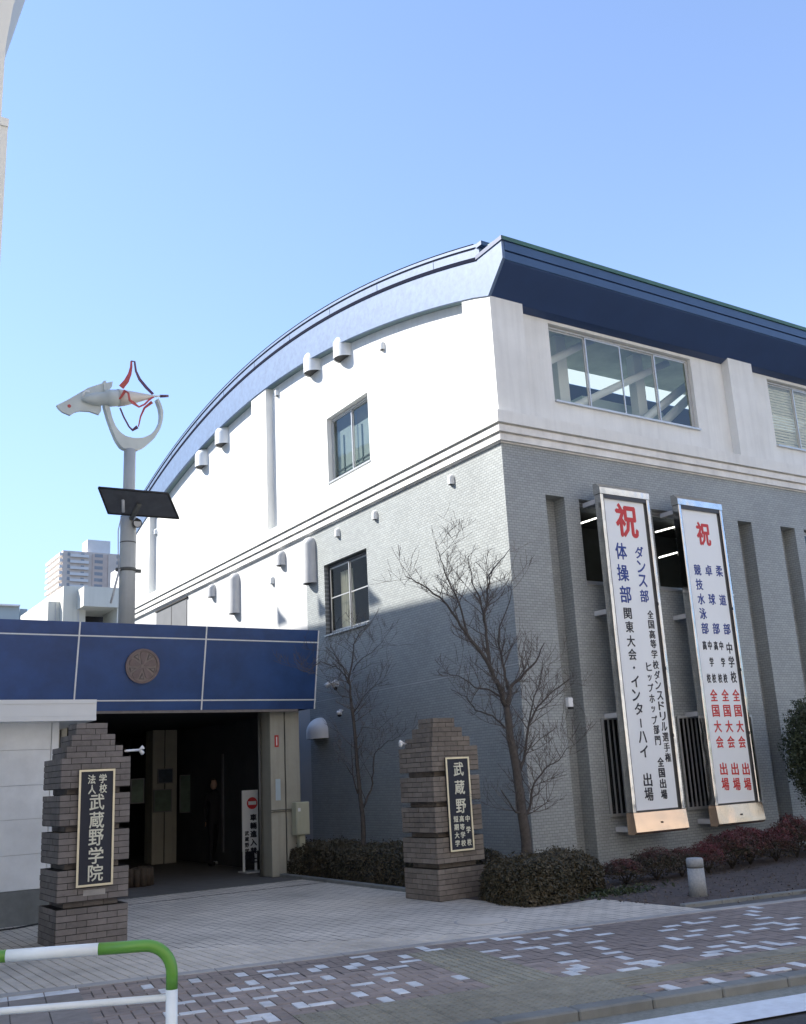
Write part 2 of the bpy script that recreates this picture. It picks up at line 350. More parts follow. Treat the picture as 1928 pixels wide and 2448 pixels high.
def hole_wall(axis, k, u0, u1, topf, z0, holes, thick=0.25, extra=(), reveal=True, bm=None):
    """wall in the plane axis=k; u is the other ground axis. holes = (ua, ub, za, zb). thickness goes to +axis."""
    bm = bm or bmesh.new()
    def P(u, z, d=0.0): return Vector((k+d, u, z)) if axis == 0 else Vector((u, k+d, z))
    cuts = sorted(set([u0, u1] + [h[i] for h in holes for i in (0, 1)] + [e for e in extra if u0 < e < u1]))
    for a, b in zip(cuts, cuts[1:]):
        m = (a+b)/2
        hs = sorted([(h[2], h[3]) for h in holes if h[0] <= m <= h[1]])
        zz = z0
        for (za, zb) in hs:
            if za > zz: quad(bm, [P(a, zz), P(b, zz), P(b, za), P(a, za)])
            zz = zb
        quad(bm, [P(a, zz), P(b, zz), P(b, topf(b)), P(a, topf(a))])
    if reveal:
        for (ua, ub, za, zb) in holes:
            c = [(ua, za), (ub, za), (ub, zb), (ua, zb)]
            for i in range(4):
                p, q = c[i], c[(i+1) % 4]
                quad(bm, [P(*p), P(*q), P(*q, thick), P(*p, thick)])
    return bm

# ------------------------------------------------------------------ ground: plaza, pavement, road
XC, YC = 10.11, 12.40        # corner of the gymnasium
REC = 0.18                   # recess of the upper walls
SA = radians(-10.5)
SO = Vector((1.937, 9.44, 0)); SU = Vector((cos(SA), sin(SA), 0)); SN = Vector((-sin(SA), cos(SA), 0))
def S(u, v, z=0.0): p = SO + SU*u + SN*v; return Vector((p.x, p.y, z))
def toS(p): d = Vector((p[0], p[1], 0)) - SO; return d.dot(SU), d.dot(SN)
KERB_V = -3.02
bm = bmesh.new(); quad(bm, [(-900, -900, -0.20), (900, -900, -0.20), (900, 900, -0.20), (-900, 900, -0.20)])
obj('ground', bm, 'asphalt', kind='structure')
bm = bmesh.new()
prism(bm, [S(-30, KERB_V, -0.16), S(45, KERB_V, -0.16), S(45, 0, -0.16), S(45, 60, -0.16), S(-30, 60, -0.16)], (0, 0, 0.148)); fixn(bm)
obj('sidewalk_base', bm, 'joint', kind='structure')
# road surface, gutter, painted line
bm = bmesh.new(); quad(bm, [S(-40, -16, -0.066), S(60, -16, -0.066), S(60, KERB_V-0.2, -0.066), S(-40, KERB_V-0.2, -0.066)])
obj('road', bm, 'asphalt', kind='structure')
gut = bmesh.new(); box(gut, (-40, KERB_V-0.50, -0.10), (60, KERB_V-0.16, -0.054), M=Matrix.Translation(SO) @ Matrix.Rotation(SA, 4, 'Z'))
obj('gutter', gut, 'gutter', kind='structure')
bm = bmesh.new(); quad(bm, [S(-40, KERB_V-0.80, -0.049), S(60, KERB_V-0.80, -0.049), S(60, KERB_V-0.40, -0.049), S(-40, KERB_V-0.40, -0.049)])
obj('road_line', bm, 'line_white', kind='structure')
kb = thing('kerb', 'low concrete kerb along the road edge of the brick pavement', 'kerb', S(0, KERB_V)); kb['kind'] = 'structure'
MS = Matrix.Translation(SO) @ Matrix.Rotation(SA, 4, 'Z')
for i in range(34):
    u = -6 + i*0.6
    obj('kerb_stone', bevbox((u+0.003, KERB_V-0.16, -0.15), (u+0.597, KERB_V, 0.012), 0.012, MS), 'kerb', kb)
# concrete edging between plaza and pavement
ed = thing('edging', 'pale concrete edging between the plaza and the brick pavement', 'edging', S(0, 0)); ed['kind'] = 'structure'
for i in range(24):
    u = -3 + i*0.6
    obj('edging_stone', bevbox((u+0.003, 0.0, -0.05), (u+0.597, 0.15, 0.006), 0.004, MS), 'concrete', ed)

# white blocks seen in the herringbone
WH = []
for (ox, oy, s, L) in (
    (600, 2250, 3.416, [(90,232),(130,292),(270,275),(10,320),(255,378),(510,390),(450,335),(160,442),(60,515),(325,527),(640,500),(635,297),(540,245),(520,215),(745,220),(990,228),(915,187),(900,135),(1005,135),(1070,270),(1140,318),(965,355),(850,440),(900,415),(1190,400),(1125,465),(1050,540),(1370,358),(1260,210),(1300,125),(1400,150),(1370,50),(1510,65),(130,610),(190,650),(1690,300),(40,615)]),
    (1100, 2200, 4.27, [(130,240),(460,190),(600,180),(700,215),(850,180),(1000,160),(1080,145),(1050,97),(980,245),(680,300),(820,285),(340,325),(460,368),(1090,345),(1070,412),(1200,480),(1180,520),(1240,560),(1440,150),(1430,208),(1420,290),(1560,338),(1320,85),(1260,95),(1660,385),(1660,495),(110,765),(30,600),(720,950),(110,1030)]),
    (1128, 2000, 2.135, [(1110,375),(1070,390),(1270,368),(1000,395),(1215,413),(1225,435),(1085,437),(1300,455),(1475,360),(1460,385),(1500,415),(1400,400),(1440,445),(1460,468),(1395,487),(1325,505),(1340,533),(1170,480),(1110,505),(1160,505),(1020,525),(1020,475),(1030,453),(1500,535),(1440,560),(1530,570),(1250,555),(1310,575),(1370,578),(1205,590),(1200,605),(960,562),(1110,565),(1620,445),(1580,447),(1600,470),(1660,412),(1680,300),(1690,515),(1670,555),(1480,692),(1600,668),(1670,655),(1215,745),(1010,770),(815,808),(775,673),(840,635),(890,640),(940,660),(720,595)]),
    (300, 2000, 1.898, [(330,657),(370,709),(480,735),(160,695),(545,628),(60,680),(490,690),(550,692),(300,800),(190,810),(480,790),(590,825),(650,830),(30,735),(260,750)])):
    for (a, b) in L: WH.append(toS(PZ(ox+a/s, oy+b/s)))

# tactile strip regions in street coordinates
def in_tact(u, v):
    if u > 4.3 and -2.7 < v < -2.2: return True
    if 1.9 < u < 4.3 and -3.0 < v < -2.1: return True
    if 3.5 < u < 4.1 and -2.1 <= v < -0.3: return True
    return False
cells = []; T = 0.1
W_ = 0.1
# herringbone lattice: stretcher at ((i+j)%4==0) rule on 0.1 m grid
singles = []
for i in range(-40, 150):
    for j in range(-31, 0):
        u, v = i*W_, j*W_
        r = (i - j) % 4
        if r == 0: b_ = (u, v, u+2*W_, v+W_)          # lies along the street: cells (i,j),(i+1,j)
        elif r == 3: b_ = (u, v, u+W_, v+2*W_)        # across the street
        else: continue
        if b_[1] < KERB_V: continue
        cu, cv = (b_[0]+b_[2])/2, (b_[1]+b_[3])/2
        own = [(i, j), (i+1, j)] if r == 0 else [(i, j), (i, j+1)]
        bad = lambda c: in_tact((c[0]+.5)*W_, (c[1]+.5)*W_) or ((c[0]+.5)*W_ < 0.62 and (c[1]+.5)*W_ < -0.05) or c[1] >= 0
        if all(bad(c) for c in own): continue
        if any(bad(c) for c in own):
            c = [c for c in own if not bad(c)][0]; singles.append((c[0]*W_, c[1]*W_, (c[0]+1)*W_, (c[1]+1)*W_)); continue
        cells.append((cu, cv, b_))
pav = thing('pavement', 'brown herringbone block pavement with scattered white blocks', 'pavement', S(0, 0)); pav['kind'] = 'structure'
def seg_px(cu, cv):     # rough size in the picture, only used to pick the pieces big enough to be parts
    p = S(cu, cv) - EYE
    w = p.dot(_f)
    if w < 1: return -1
    x = CX + F_PX*p.dot(_r)/w; y = CY - F_PX*p.dot(_u)/w
    if x < -20 or x > 1950 or y > 2470: return -1
    return 1.0/w
WSET = set()
for (a, b) in WH:
    q = min(range(len(cells)), key=lambda k: (cells[k][0]-a)**2 + (cells[k][1]-b)**2)
    if (cells[q][0]-a)**2 + (cells[q][1]-b)**2 < 0.04: WSET.add((cells[q][0], cells[q][1]))
def is_white(u, v): return (u, v) in WSET
cells.sort(key=lambda c: -seg_px(c[0], c[1]))
GAP = 0.004
def paver_mesh(name, w, h, mat):
    bm = bevbox((-w/2+GAP, -h/2+GAP, -0.05), (w/2-GAP, h/2-GAP, 0.0), 0.004)
    bmesh.ops.delete(bm, geom=[f for f in bm.faces if f.normal.z < -0.5], context='FACES')
    me = bpy.data.meshes.new(name); bm.to_mesh(me); bm.free(); me.materials.append(MAT[mat]); return me
PM = {('u', 0): paver_mesh('block_along', 0.2, 0.1, 'paver'), ('v', 0): paver_mesh('block_across', 0.1, 0.2, 'paver'),
      ('u', 1): paver_mesh('block_along_white', 0.2, 0.1, 'paver_white'), ('v', 1): paver_mesh('block_across_white', 0.1, 0.2, 'paver_white')}
rest = {0: bmesh.new(), 1: bmesh.new()}
cnt = 0
for cu, cv, b_ in cells:
    wht = 1 if (is_white(cu, cv) or (seg_px(cu, cv) < 0 and random.random() < 0.12)) else 0
    kk = 'u' if (b_[2]-b_[0]) > 0.15 else 'v'
    zt = random.uniform(-0.0015, 0.0015)
    if cnt < 295 and seg_px(cu, cv) > 0:
        o = obj('paving_block', PM[(kk, wht)], None, pav); cnt += 1
        o.matrix_parent_inverse = Matrix.Identity(4)
        d = S(cu, cv) - Vector(pav.location); o.location = (d.x, d.y, zt); o.rotation_euler = (random.uniform(-.006, .006), random.uniform(-.006, .006), SA)
        if wht: o['label'] = 'white paving block'
    else:
        bm = rest[wht]; z = zt
        quad(bm, [S(b_[0]+GAP, b_[1]+GAP, z), S(b_[2]-GAP, b_[1]+GAP, z), S(b_[2]-GAP, b_[3]-GAP, z), S(b_[0]+GAP, b_[3]-GAP, z)])
for b_ in singles: quad(rest[0], [S(b_[0]+GAP, b_[1]+GAP, 0), S(b_[2]-GAP, b_[1]+GAP, 0), S(b_[2]-GAP, b_[3]-GAP, 0), S(b_[0]+GAP, b_[3]-GAP, 0)])
obj('paving_blocks_far', rest[0], 'paver', pav, kind='stuff', label='brown blocks farther along the pavement')
obj('white_blocks_far', rest[1], 'paver_white', pav, kind='stuff', label='white blocks farther along the pavement')
# olive tactile paving tiles, 0.3 m with raised bars
tac = thing('tactile_paving', 'worn olive tactile tiles with raised bars crossing the pavement', 'tactile paving', S(3.6, -1.2)); tac['kind'] = 'structure'
def tactile(u, v, w, bars, rot=False):
    bm = bmesh.new(); box(bm, (u+0.003, v+0.003, -0.04), (u+w-0.003, v+w-0.003, 0.001), M=MS)
    if bars == 'bar':
        for k in range(4):
            c = (k+0.5)*w/4
            if rot: box(bm, (u+0.02, v+c-0.014, 0.0), (u+w-0.02, v+c+0.014, 0.006), M=MS)
            else: box(bm, (u+c-0.014, v+0.02, 0.0), (u+c+0.014, v+w-0.02, 0.006), M=MS)
    else:
        for a in range(5):
            for c in range(5):
                x = u+(a+.5)*w/5; y = v+(c+.5)*w/5
                cyl(bm, MS @ Vector((x, y, 0.0)), 0.014, 0.005, 6, 0.009)
    return obj('tactile_tile', bm, 'tactile', tac)
v = -2.1
while v < -0.13:
    for u in (3.5, 3.8): tactile(u, v, 0.3, 'bar')
    v += 0.3
    if v + 0.3 > -0.25: break
u = 1.9
while u < 4.25:
    for vv in (-2.4, -2.7, -3.0): tactile(u, vv, 0.3, 'dot' if vv < -2.5 else 'dot')
    u += 0.3
u = 4.3
while u < 13.5:
    tactile(u, -2.7, 0.3, 'bar', True)
    bm = bmesh.new(); quad(bm, [S(u+.003, -2.397, 0.0), S(u+.297, -2.397, 0.0), S(u+.297, -2.203, 0.0), S(u+.003, -2.203, 0.0)]); obj('tactile_border', bm, 'tactile', tac)
    u += 0.3
# big slabs at the left end of the pavement
sl = thing('slab_paving', 'large worn grey slabs at the left end of the pavement', 'slab paving', S(0, -1)); sl['kind'] = 'structure'
u = 0.62-0.28*16
for i in range(16):
    a = u + i*0.28
    for j, (v0, v1) in enumerate(((-0.72, -0.06), (-1.38, -0.72), (-2.04, -1.38), (-2.7, -2.04), (-3.02, -2.7))):
        if j == 0:
            obj('edge_block', bevbox((a+.003, -0.06-0.13, -0.04), (a+.277, -0.06+0.055, 0.001), 0.003, MS), 'paver_white' if i in (13, 14, 15, 9, 4) else 'slab', sl)
            v1 = -0.19
        v0 = max(v0, KERB_V+.005)
        obj('slab', bevbox((a+.003, v0+.003, -0.04), (a+.277, v1-.003, random.uniform(-.002, .001)), 0.003, MS), 'slab', sl)

# plaza: 100 x 200 blocks, courses running away from the street
pz = thing('plaza', 'entrance plaza of small pale blocks laid in straight courses', 'plaza', (4, 11, 0)); pz['kind'] = 'structure'
pl_mesh = paver_mesh('plaza_block', 0.1, 0.2, 'plaza')
pcells = []; halves = []
for i in range(-60, 160):
    x = i*0.1+0.03
    for j in range(0, 75):
        y = 8.2 + j*0.2 + (0.1 if i % 2 else 0)
        c = (x+0.05, y+0.1)
        u_, v_ = toS(c)
        lowest = min(toS((x, y))[1], toS((x+.1, y))[1])
        if lowest < 0.02:
            y2 = y+0.1; l2 = min(toS((x, y2))[1], toS((x+.1, y2))[1])
            if l2 >= 0.02 and c[0] < 9.13 and y2 < 16: halves.append((x, y2))
            continue
        if y > 16.05: continue
        if c[0] > 8.12 and c[1] > 11.1: continue
        if c[0] > 9.13: continue
        pcells.append((x, y, c))
def pk(c):
    p = Vector((c[0], c[1], 0)) - EYE; w = p.dot(_f)
    if w < 1: return 99
    X = CX + F_PX*p.dot(_r)/w; Y_ = CY - F_PX*p.dot(_u)/w
    return 99 if (X < -15 or X > 1940 or Y_ > 2460) else w
pcells.sort(key=lambda t: pk(t[2]))
farb = bmesh.new()
for k, (x, y, c) in enumerate(pcells):
    if k < 295:
        o = obj('paving_stone', pl_mesh, None, pz); o.matrix_parent_inverse = Matrix.Identity(4)
        o.location = (c[0]-4, c[1]-11, random.uniform(-.001, .001)); o.rotation_euler = (random.uniform(-.005, .005), random.uniform(-.005, .005), 0)
    else:
        z = random.uniform(-.0012, .0012)
        quad(farb, [(x+GAP, y+GAP, z), (x+.1-GAP, y+GAP, z), (x+.1-GAP, y+.2-GAP, z), (x+GAP, y+.2-GAP, z)])
for (x, y) in halves: quad(farb, [(x+GAP, y+GAP, -.0005), (x+.1-GAP, y+GAP, -.0005), (x+.1-GAP, y+.1-GAP, -.0005), (x+GAP, y+.1-GAP, -.0005)])
obj('paving_stones_far', farb, 'plaza', pz, kind='stuff', label='plaza blocks farther from the street')
# dark gate rail set in the plaza, passage floor
bm = bmesh.new(); box(bm, (1.5, 16.07, -0.03), (8.3, 16.2, 0.002)); obj('gate_rail', bm, 'iron', label='dark steel gate rail set in the paving across the entrance', cat='gate rail')
bm = bmesh.new(); box(bm, (1.5, 15.2, -0.03), (8.1, 15.24, 0.0035)); obj('drain_channel', bm, 'joint', label='thin drain line across the plaza before the gate rail', cat='drain')
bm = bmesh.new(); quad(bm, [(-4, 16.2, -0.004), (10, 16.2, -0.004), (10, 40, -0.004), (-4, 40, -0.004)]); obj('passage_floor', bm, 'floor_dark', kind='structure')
# manhole in the plaza
mh = PZ(1150, 2203)
t = thing('manhole_cover', 'round manhole cover flush in the plaza near the right brick pillar', 'manhole cover', (mh.x, mh.y, 0))
bm = bmesh.new(); cyl(bm, (mh.x, mh.y, -0.02), 0.30, 0.0245, 32); obj('frame_ring', bm, 'concrete', t)
bm = bmesh.new(); cyl(bm, (mh.x, mh.y, -0.02), 0.27, 0.028, 32); obj('lid', bm, 'plaza', t)
# soil bed
bm = bmesh.new()
pts = [(8.14, 10.9), (8.05, 10.2), (8.12, 10.0), (8.5, 9.93), (9.08, 9.96), (9.13, 8.62), (11.2, 8.28), (18, 7.1), (30, 5.5), (30, 12.3), (8.14, 12.3)]
vs = [bm.verts.new((x, y, 0.004)) for x, y in pts]; bm.faces.new(vs)
obj('soil_bed', bm, 'soil', kind='structure')
bm = bmesh.new(); quad(bm, [(8.2, 11.9, 0.006), (10.1, 11.9, 0.006), (10.1, 17.7, 0.006), (8.2, 17.7, 0.006)]); obj('hedge_soil', bm, 'soil', kind='structure')
bed = thing('bed_edging', 'low concrete edging round the planting beds by the entrance', 'edging', (8.1, 12, 0)); bed['kind'] = 'structure'
for (x0, y0, x1, y1) in ((8.12, 12.25, 8.12, 17.6), (9.13, 8.62, 11.2, 8.26), (11.2, 8.26, 18, 7.05)):
    L = sqrt((x1-x0)**2+(y1-y0)**2); n = max(1, round(L/0.6)); a = atan2(y1-y0, x1-x0); s_ = L/n
    for k in range(n):
        MM = Matrix.Translation((x0, y0, 0)) @ Matrix.Rotation(a, 4, 'Z')
        obj('edging_stone', bevbox((k*s_+.003, -0.05, -0.05), ((k+1)*s_-.003, 0.05, 0.05 if x0 < 8.2 and y0 > 12 else 0.03), 0.006, MM), 'kerb', bed)

# ------------------------------------------------------------------ gymnasium building
ARC = lambda y: 11.20 - 0.0163*(y-22.3)**2
Y1 = 31.75; XE = 34.0
gym = thing('school_gymnasium', 'grey tiled and white school gymnasium with arched blue roof', 'building', (XC, YC, 0))
wins_l3 = (16.92, 18.74, 7.95, 9.47)
wins_l2 = (16.93, 18.75, 4.53, 6.08)
# lower gable wall: tile then pale render
bm = hole_wall(0, XC, YC, 19.59, lambda u: 6.95, -0.1, [wins_l2], 0.16); fixn(bm)
obj('gable_lower_wall', bm, 'tile_y', gym, label='grey tiled lower wall of the gable side')
bm = hole_wall(0, XC, 19.59, Y1, lambda u: 6.95, -0.1, [], 0.16)
obj('gable_render_wall', bm, 'pale_wall', gym, label='pale rendered lower wall of the gable side')
# joints on it
for y in (21.3, 23.0, 24.8, 26.8): obj('wall_joint', boxbm((XC-0.003, y-0.006, 3.9), (XC+0.02, y+0.006, 6.9)), 'vent', gym)
# upper gable wall (recessed)
ex = [YC + 0.4*i for i in range(50)]
bm = hole_wall(0, XC+REC, YC+0.15, Y1-0.1, lambda u: ARC(u)+0.3, 7.2, [wins_l3], 0.16, ex); fixn(bm)
obj('gable_upper_wall', bm, 'white_wall', gym, label='white upper wall under the arch')
for y in (15.6, 16.90, 18.76, 20.2, 24.9, 27.6):
    z1 = ARC(y)-0.1
    if 16.8 < y < 18.9:
        obj('wall_joint', boxbm((XC+REC-0.0015, y-0.004, 7.3), (XC+REC+0.01, y+0.004, 7.90)), 'vent', gym); obj('wall_joint', boxbm((XC+REC-0.0015, y-0.004, 9.50), (XC+REC+0.01, y+0.004, z1)), 'vent', gym)
    else: obj('wall_joint', boxbm((XC+REC-0.0015, y-0.004, 7.3), (XC+REC+0.01, y+0.004, z1)), 'vent', gym)
# pilasters
def pil_y(y0, y1, xx0=None):
    bm = bmesh.new(); xx1 = XC+REC+0.05
    prism(bm, [(XC, y0, 7.15), (XC, y1, 7.15), (XC, y1, ARC(y1)+0.2), (XC, y0, ARC(y0)+0.2)], (REC+0.05, 0, 0)); fixn(bm)
    obj('pilaster', bm, 'white_wall', gym)
pil_y(21.55, 22.42); pil_y(30.35, 31.75)
bm = bmesh.new()   # corner pilaster is an L in plan, one solid
prism(bm, [(XC, YC, 7.15), (XC+0.73, YC, 7.15), (XC+0.73, YC+REC+.05, 7.15), (XC+REC+.05, YC+REC+.05, 7.15), (XC+REC+.05, YC+0.80, 7.15), (XC, YC+0.80, 7.15)], (0, 0, 2.9)); fixn(bm)
obj('corner_pilaster', bm, 'white_wall', gym)
# lower long wall: slots and windows
slots = [(10.98, 11.40), (15.86, 16.27), (17.16, 17.61), (22.0, 22.4), (23.3, 23.7)]
w2 = [(11.73, 13.40), (13.50, 15.45), (17.90, 19.6), (19.75, 21.6)]
holes = [(a, b, -0.1+0.001, 6.09) for a, b in slots] + [(a, b, 4.58, 6.09) for a, b in w2] + [(a, b, 0.80, 2.35) for a, b in w2[:2]]
bm = hole_wall(1, YC, XC, XE, lambda u: 6.95, -0.1, holes, 0.16, reveal=False)
for (a, b) in slots:
    d = 0.28
    for mi, pts in ((1, [(a, YC, -.1), (a, YC+d, -.1), (a, YC+d, 6.09), (a, YC, 6.09)]), (1, [(b, YC, -.1), (b, YC+d, -.1), (b, YC+d, 6.09), (b, YC, 6.09)]),
                (1, [(a, YC, 6.09), (b, YC, 6.09), (b, YC+d, 6.09), (a, YC+d, 6.09)]), (0, [(a, YC+d, -.1), (b, YC+d, -.1), (b, YC+d, 6.09), (a, YC+d, 6.09)])):
        quad(bm, pts, mi)
for (a, b, za, zb) in holes[len(slots):]:
    for p, q in (((a, za), (b, za)), ((b, za), (b, zb)), ((b, zb), (a, zb)), ((a, zb), (a, za))):
        quad(bm, [(p[0], YC, p[1]), (q[0], YC, q[1]), (q[0], YC+0.16, q[1]), (p[0], YC+0.16, p[1])])
fixn(bm)
obj('long_lower_wall', bm, ['tile_x', 'tile_y'], gym, label='grey tiled lower wall of the long side with recessed slots')
# upper long wall
w3 = [(11.57, 15.32, 7.94, 9.46), (17.70, 21.45, 7.94, 9.46), (23.83, 27.58, 7.94, 9.46)]
bm = hole_wall(1, YC+REC, XC+0.15, XE, lambda u: 9.95, 7.2, w3, 0.16); fixn(bm)
obj('long_upper_wall', bm, 'white_wall', gym, label='white upper wall of the long side')
for x in (16.26, 22.5, 28.74):
    obj('pilaster', boxbm((x, YC, 7.15), (x+0.74, YC+REC+.05, 9.80)), 'white_wall', gym)
# cornice: three stepped bands, mitred round the corner
def cornice(z0, z1, out, mat='white_trim', name='cornice_band'):
    bm = bmesh.new()
    a = [(XC-out, Y1), (XC-out, YC-out), (XE, YC-out), (XE, YC+0.3), (XC+0.3, YC+0.3), (XC+0.3, Y1)]
    prism(bm, [(x, y, z0) for x, y in a], (0, 0, z1-z0)); fixn(bm); obj(name, bm, mat, gym)
cornice(7.21, 7.42, 0.15, 'white_wall', 'cornice_plinth'); cornice(7.18, 7.21, 0.06, name='cornice_groove')
cornice(7.065, 7.18, 0.11); cornice(7.035, 7.065, 0.03, name='cornice_groove'); cornice(6.925, 7.035, 0.07); cornice(6.90, 6.925, 0.012, name='cornice_groove')
# gable band of the roof (thick plate following the arch) and flared end
def arc_band(name, za, zb, x0, x1, mat, y0, y1, n=48, label=None):
    bm = bmesh.new(); A = []; 
    for i in range(n+1):
        y = y0 + (y1-y0)*i/n; A.append([bm.verts.new((x, y, z)) for x, z in ((x0, za(y)), (x1, za(y)), (x1, zb(y)), (x0, zb(y)))])
    for a, b in zip(A, A[1:]):
        for k in range(4): bm.faces.new((a[k], a[(k+1) % 4], b[(k+1) % 4], b[k]))
    bm.faces.new(A[0]); bm.faces.new(A[-1][::-1]); fixn(bm)
    return obj(name, bm, mat, gym, label=label)
def mid(y):
    z = 11.94 - 0.0166*(y-22.3)**2
    return z
YA = 12.62; YB = 31.98
bm = bmesh.new()
low = [(YC, 9.585)] + [(YC + (Y1-YC)*i/44, ARC(YC + (Y1-YC)*i/44)) for i in range(1, 44)] + [(Y1, ARC(Y1))]
upp = [(YA + (YB-YA)*i/44, mid(YA + (YB-YA)*i/44)) for i in range(45)]
upp[0] = (YA, 10.395)
# polygons as strips
xf, xb = XC-0.03, XC+0.03
vl = [[bm.verts.new((x, y, z)) for x in (xf, xb)] for y, z in low]; vu = [[bm.verts.new((x, y, z)) for x in (xf, xb)] for y, z in upp]
for i in range(44):
    bm.faces.new((vl[i][0], vl[i+1][0], vu[i+1][0], vu[i][0])); bm.faces.new((vl[i][1], vu[i][1], vu[i+1][1], vl[i+1][1]))
    bm.faces.new((vl[i][0], vl[i][1], vl[i+1][1], vl[i+1][0])); bm.faces.new((vu[i][0], vu[i+1][0], vu[i+1][1], vu[i][1]))
for (side, yo, first) in ((0, 11.93, True), (44, Y1+0.47, False)):
    yb_, zb_ = low[side]; yt, zt = upp[side]
    poly = [(yb_, zb_), (yo, 10.09), (yo, 10.42), (yt, zt)]
    if not first: poly = [(yb_, zb_), (yo, zb_+0.5), (yo, zb_+0.85), (yt, zt)]
    a = [bm.verts.new((xf, y, z)) for y, z in poly]; b = [bm.verts.new((xb, y, z)) for y, z in poly]
    bm.faces.new(a); bm.faces.new(b[::-1])
    for k in range(3): bm.faces.new((a[k], b[k], b[k+1], a[k+1]))
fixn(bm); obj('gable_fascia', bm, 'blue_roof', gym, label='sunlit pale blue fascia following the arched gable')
# soffit strip teal under the band
arc_band('soffit_strip', lambda y: ARC(y)+0.004, lambda y: ARC(y)+0.04, XC+0.031, XC+REC+0.02, 'teal_soffit', YC+0.82, 21.53)
arc_band('soffit_strip', lambda y: ARC(y)+0.004, lambda y: ARC(y)+0.04, XC+0.031, XC+REC+0.02, 'teal_soffit', 22.44, 30.33)
# near-black proud strips drawing the shadow gaps, upper kerb and top cap
arc_band('roof_shadow_strip', lambda y: mid(y)-0.018, lambda y: mid(y)+0.055, XC-0.042, XC+0.25, 'navy_shadow_line', YA+0.02, YB)
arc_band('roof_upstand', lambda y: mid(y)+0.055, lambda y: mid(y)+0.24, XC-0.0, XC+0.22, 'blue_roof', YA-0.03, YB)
arc_band('roof_shadow_strip', lambda y: mid(y)+0.235, lambda y: mid(y)+0.262, XC-0.01, XC+0.25, 'navy_shadow_line', YA+0.1, YB-.1)
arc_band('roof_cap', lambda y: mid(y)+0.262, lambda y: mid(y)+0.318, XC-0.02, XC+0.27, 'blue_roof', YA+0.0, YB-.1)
arc_band('roof_shadow_strip', lambda y: mid(y)+0.318, lambda y: mid(y)+0.335, XC-0.025, XC+0.25, 'navy_shadow_line', YA+0.1, YB-.1)
for i in range(9):
    y = 14.0 + i*2.05
    box_ = bmesh.new(); box(box_, (XC-0.006, y, mid(y)+0.06), (XC+0.01, y+0.012, mid(y)+0.235)); obj('roof_seam', box_, 'blue_strip', gym)
obj('cap_end', boxbm((XC-0.03, YA-0.14, 10.62), (XC+0.25, YA+0.02, 10.70)), 'blue_strip', gym)
# trim along the flared eave: rises to the eave edge
bm = bmesh.new(); prism(bm, [(xf-0.02, 11.90, 10.42), (xf-0.02, YA+.03, 10.395), (xf-0.02, YA+.03, 10.47), (xf-0.02, 11.90, 10.50)], (0.3, 0, 0)); fixn(bm)
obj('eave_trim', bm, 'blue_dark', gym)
# roof barrel shell
bm = bmesh.new(); prev = None
for i in range(41):
    y = 11.93 + (Y1+0.47-11.93)*i/40; z = max(mid(min(max(y, YA), YB))+0.03, 10.3 if y < 13 else 0)
    c = [bm.verts.new((XC+0.2, y, z)), bm.verts.new((XE, y, z))]
    c2 = [bm.verts.new((XC+1.3, y, z))]
    if prev:
        if 13.7 < y < 19.5: bm.faces.new((prev[0], prev[2], c2[0], c[0]))  # roof left open here to let daylight into the hall
        else: bm.faces.new((prev[0], prev[1], c[1], c[0]))
    prev = c + c2
obj('roof', bm, 'blue_strip', gym)
bm = bmesh.new(); quad(bm, [(XC+1.3, 13.5, 10.8), (XE, 13.5, 10.8), (XE, 19.4, 12.0), (XC+1.3, 19.4, 12.0)]); obj('added_skylight', bm, 'frosted', gym)  # unseen translucent sheet, added to brighten the hall behind the windows
# long eave: inclined navy soffit, fascia lines, green edge
def long_prism(name, prof, mat, x0=XC-0.025, x1=XE, label=None):
    bm = bmesh.new(); prism(bm, [(x0, y, z) for y, z in prof], (x1-x0, 0, 0)); fixn(bm); return obj(name, bm, mat, gym, label=label)
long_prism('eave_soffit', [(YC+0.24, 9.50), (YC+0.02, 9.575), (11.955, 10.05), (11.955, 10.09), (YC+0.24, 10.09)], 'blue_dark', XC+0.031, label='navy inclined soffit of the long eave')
long_prism('eave_board', [(11.955, 10.062), (11.93, 10.075), (11.93, 10.22), (11.97, 10.22), (12.1, 10.10)], 'blue_strip', XC+0.031)
long_prism('eave_groove', [(11.955, 10.22), (11.955, 10.25), (12.1, 10.25), (12.1, 10.22)], 'blue_dark', XC+0.031)
long_prism('eave_board', [(11.92, 10.25), (11.92, 10.415), (12.1, 10.415), (12.1, 10.25)], 'blue_strip', XC+0.031)
long_prism('eave_edge', [(11.895, 10.425), (11.895, 10.50), (12.3, 10.52), (12.3, 10.425)], 'green_edge', XC-0.03)
# back and far walls so the box is solid
bm = bmesh.new(); quad(bm, [(XC+.2, Y1, -.1), (XE, Y1, -.1), (XE, Y1, 9.6), (XC+.2, Y1, 9.6)]); quad(bm, [(XE, YC, -.1), (XE, Y1, -.1), (XE, Y1, 11), (XE, YC, 11)])
obj('back_wall', bm, 'pale_wall', gym)

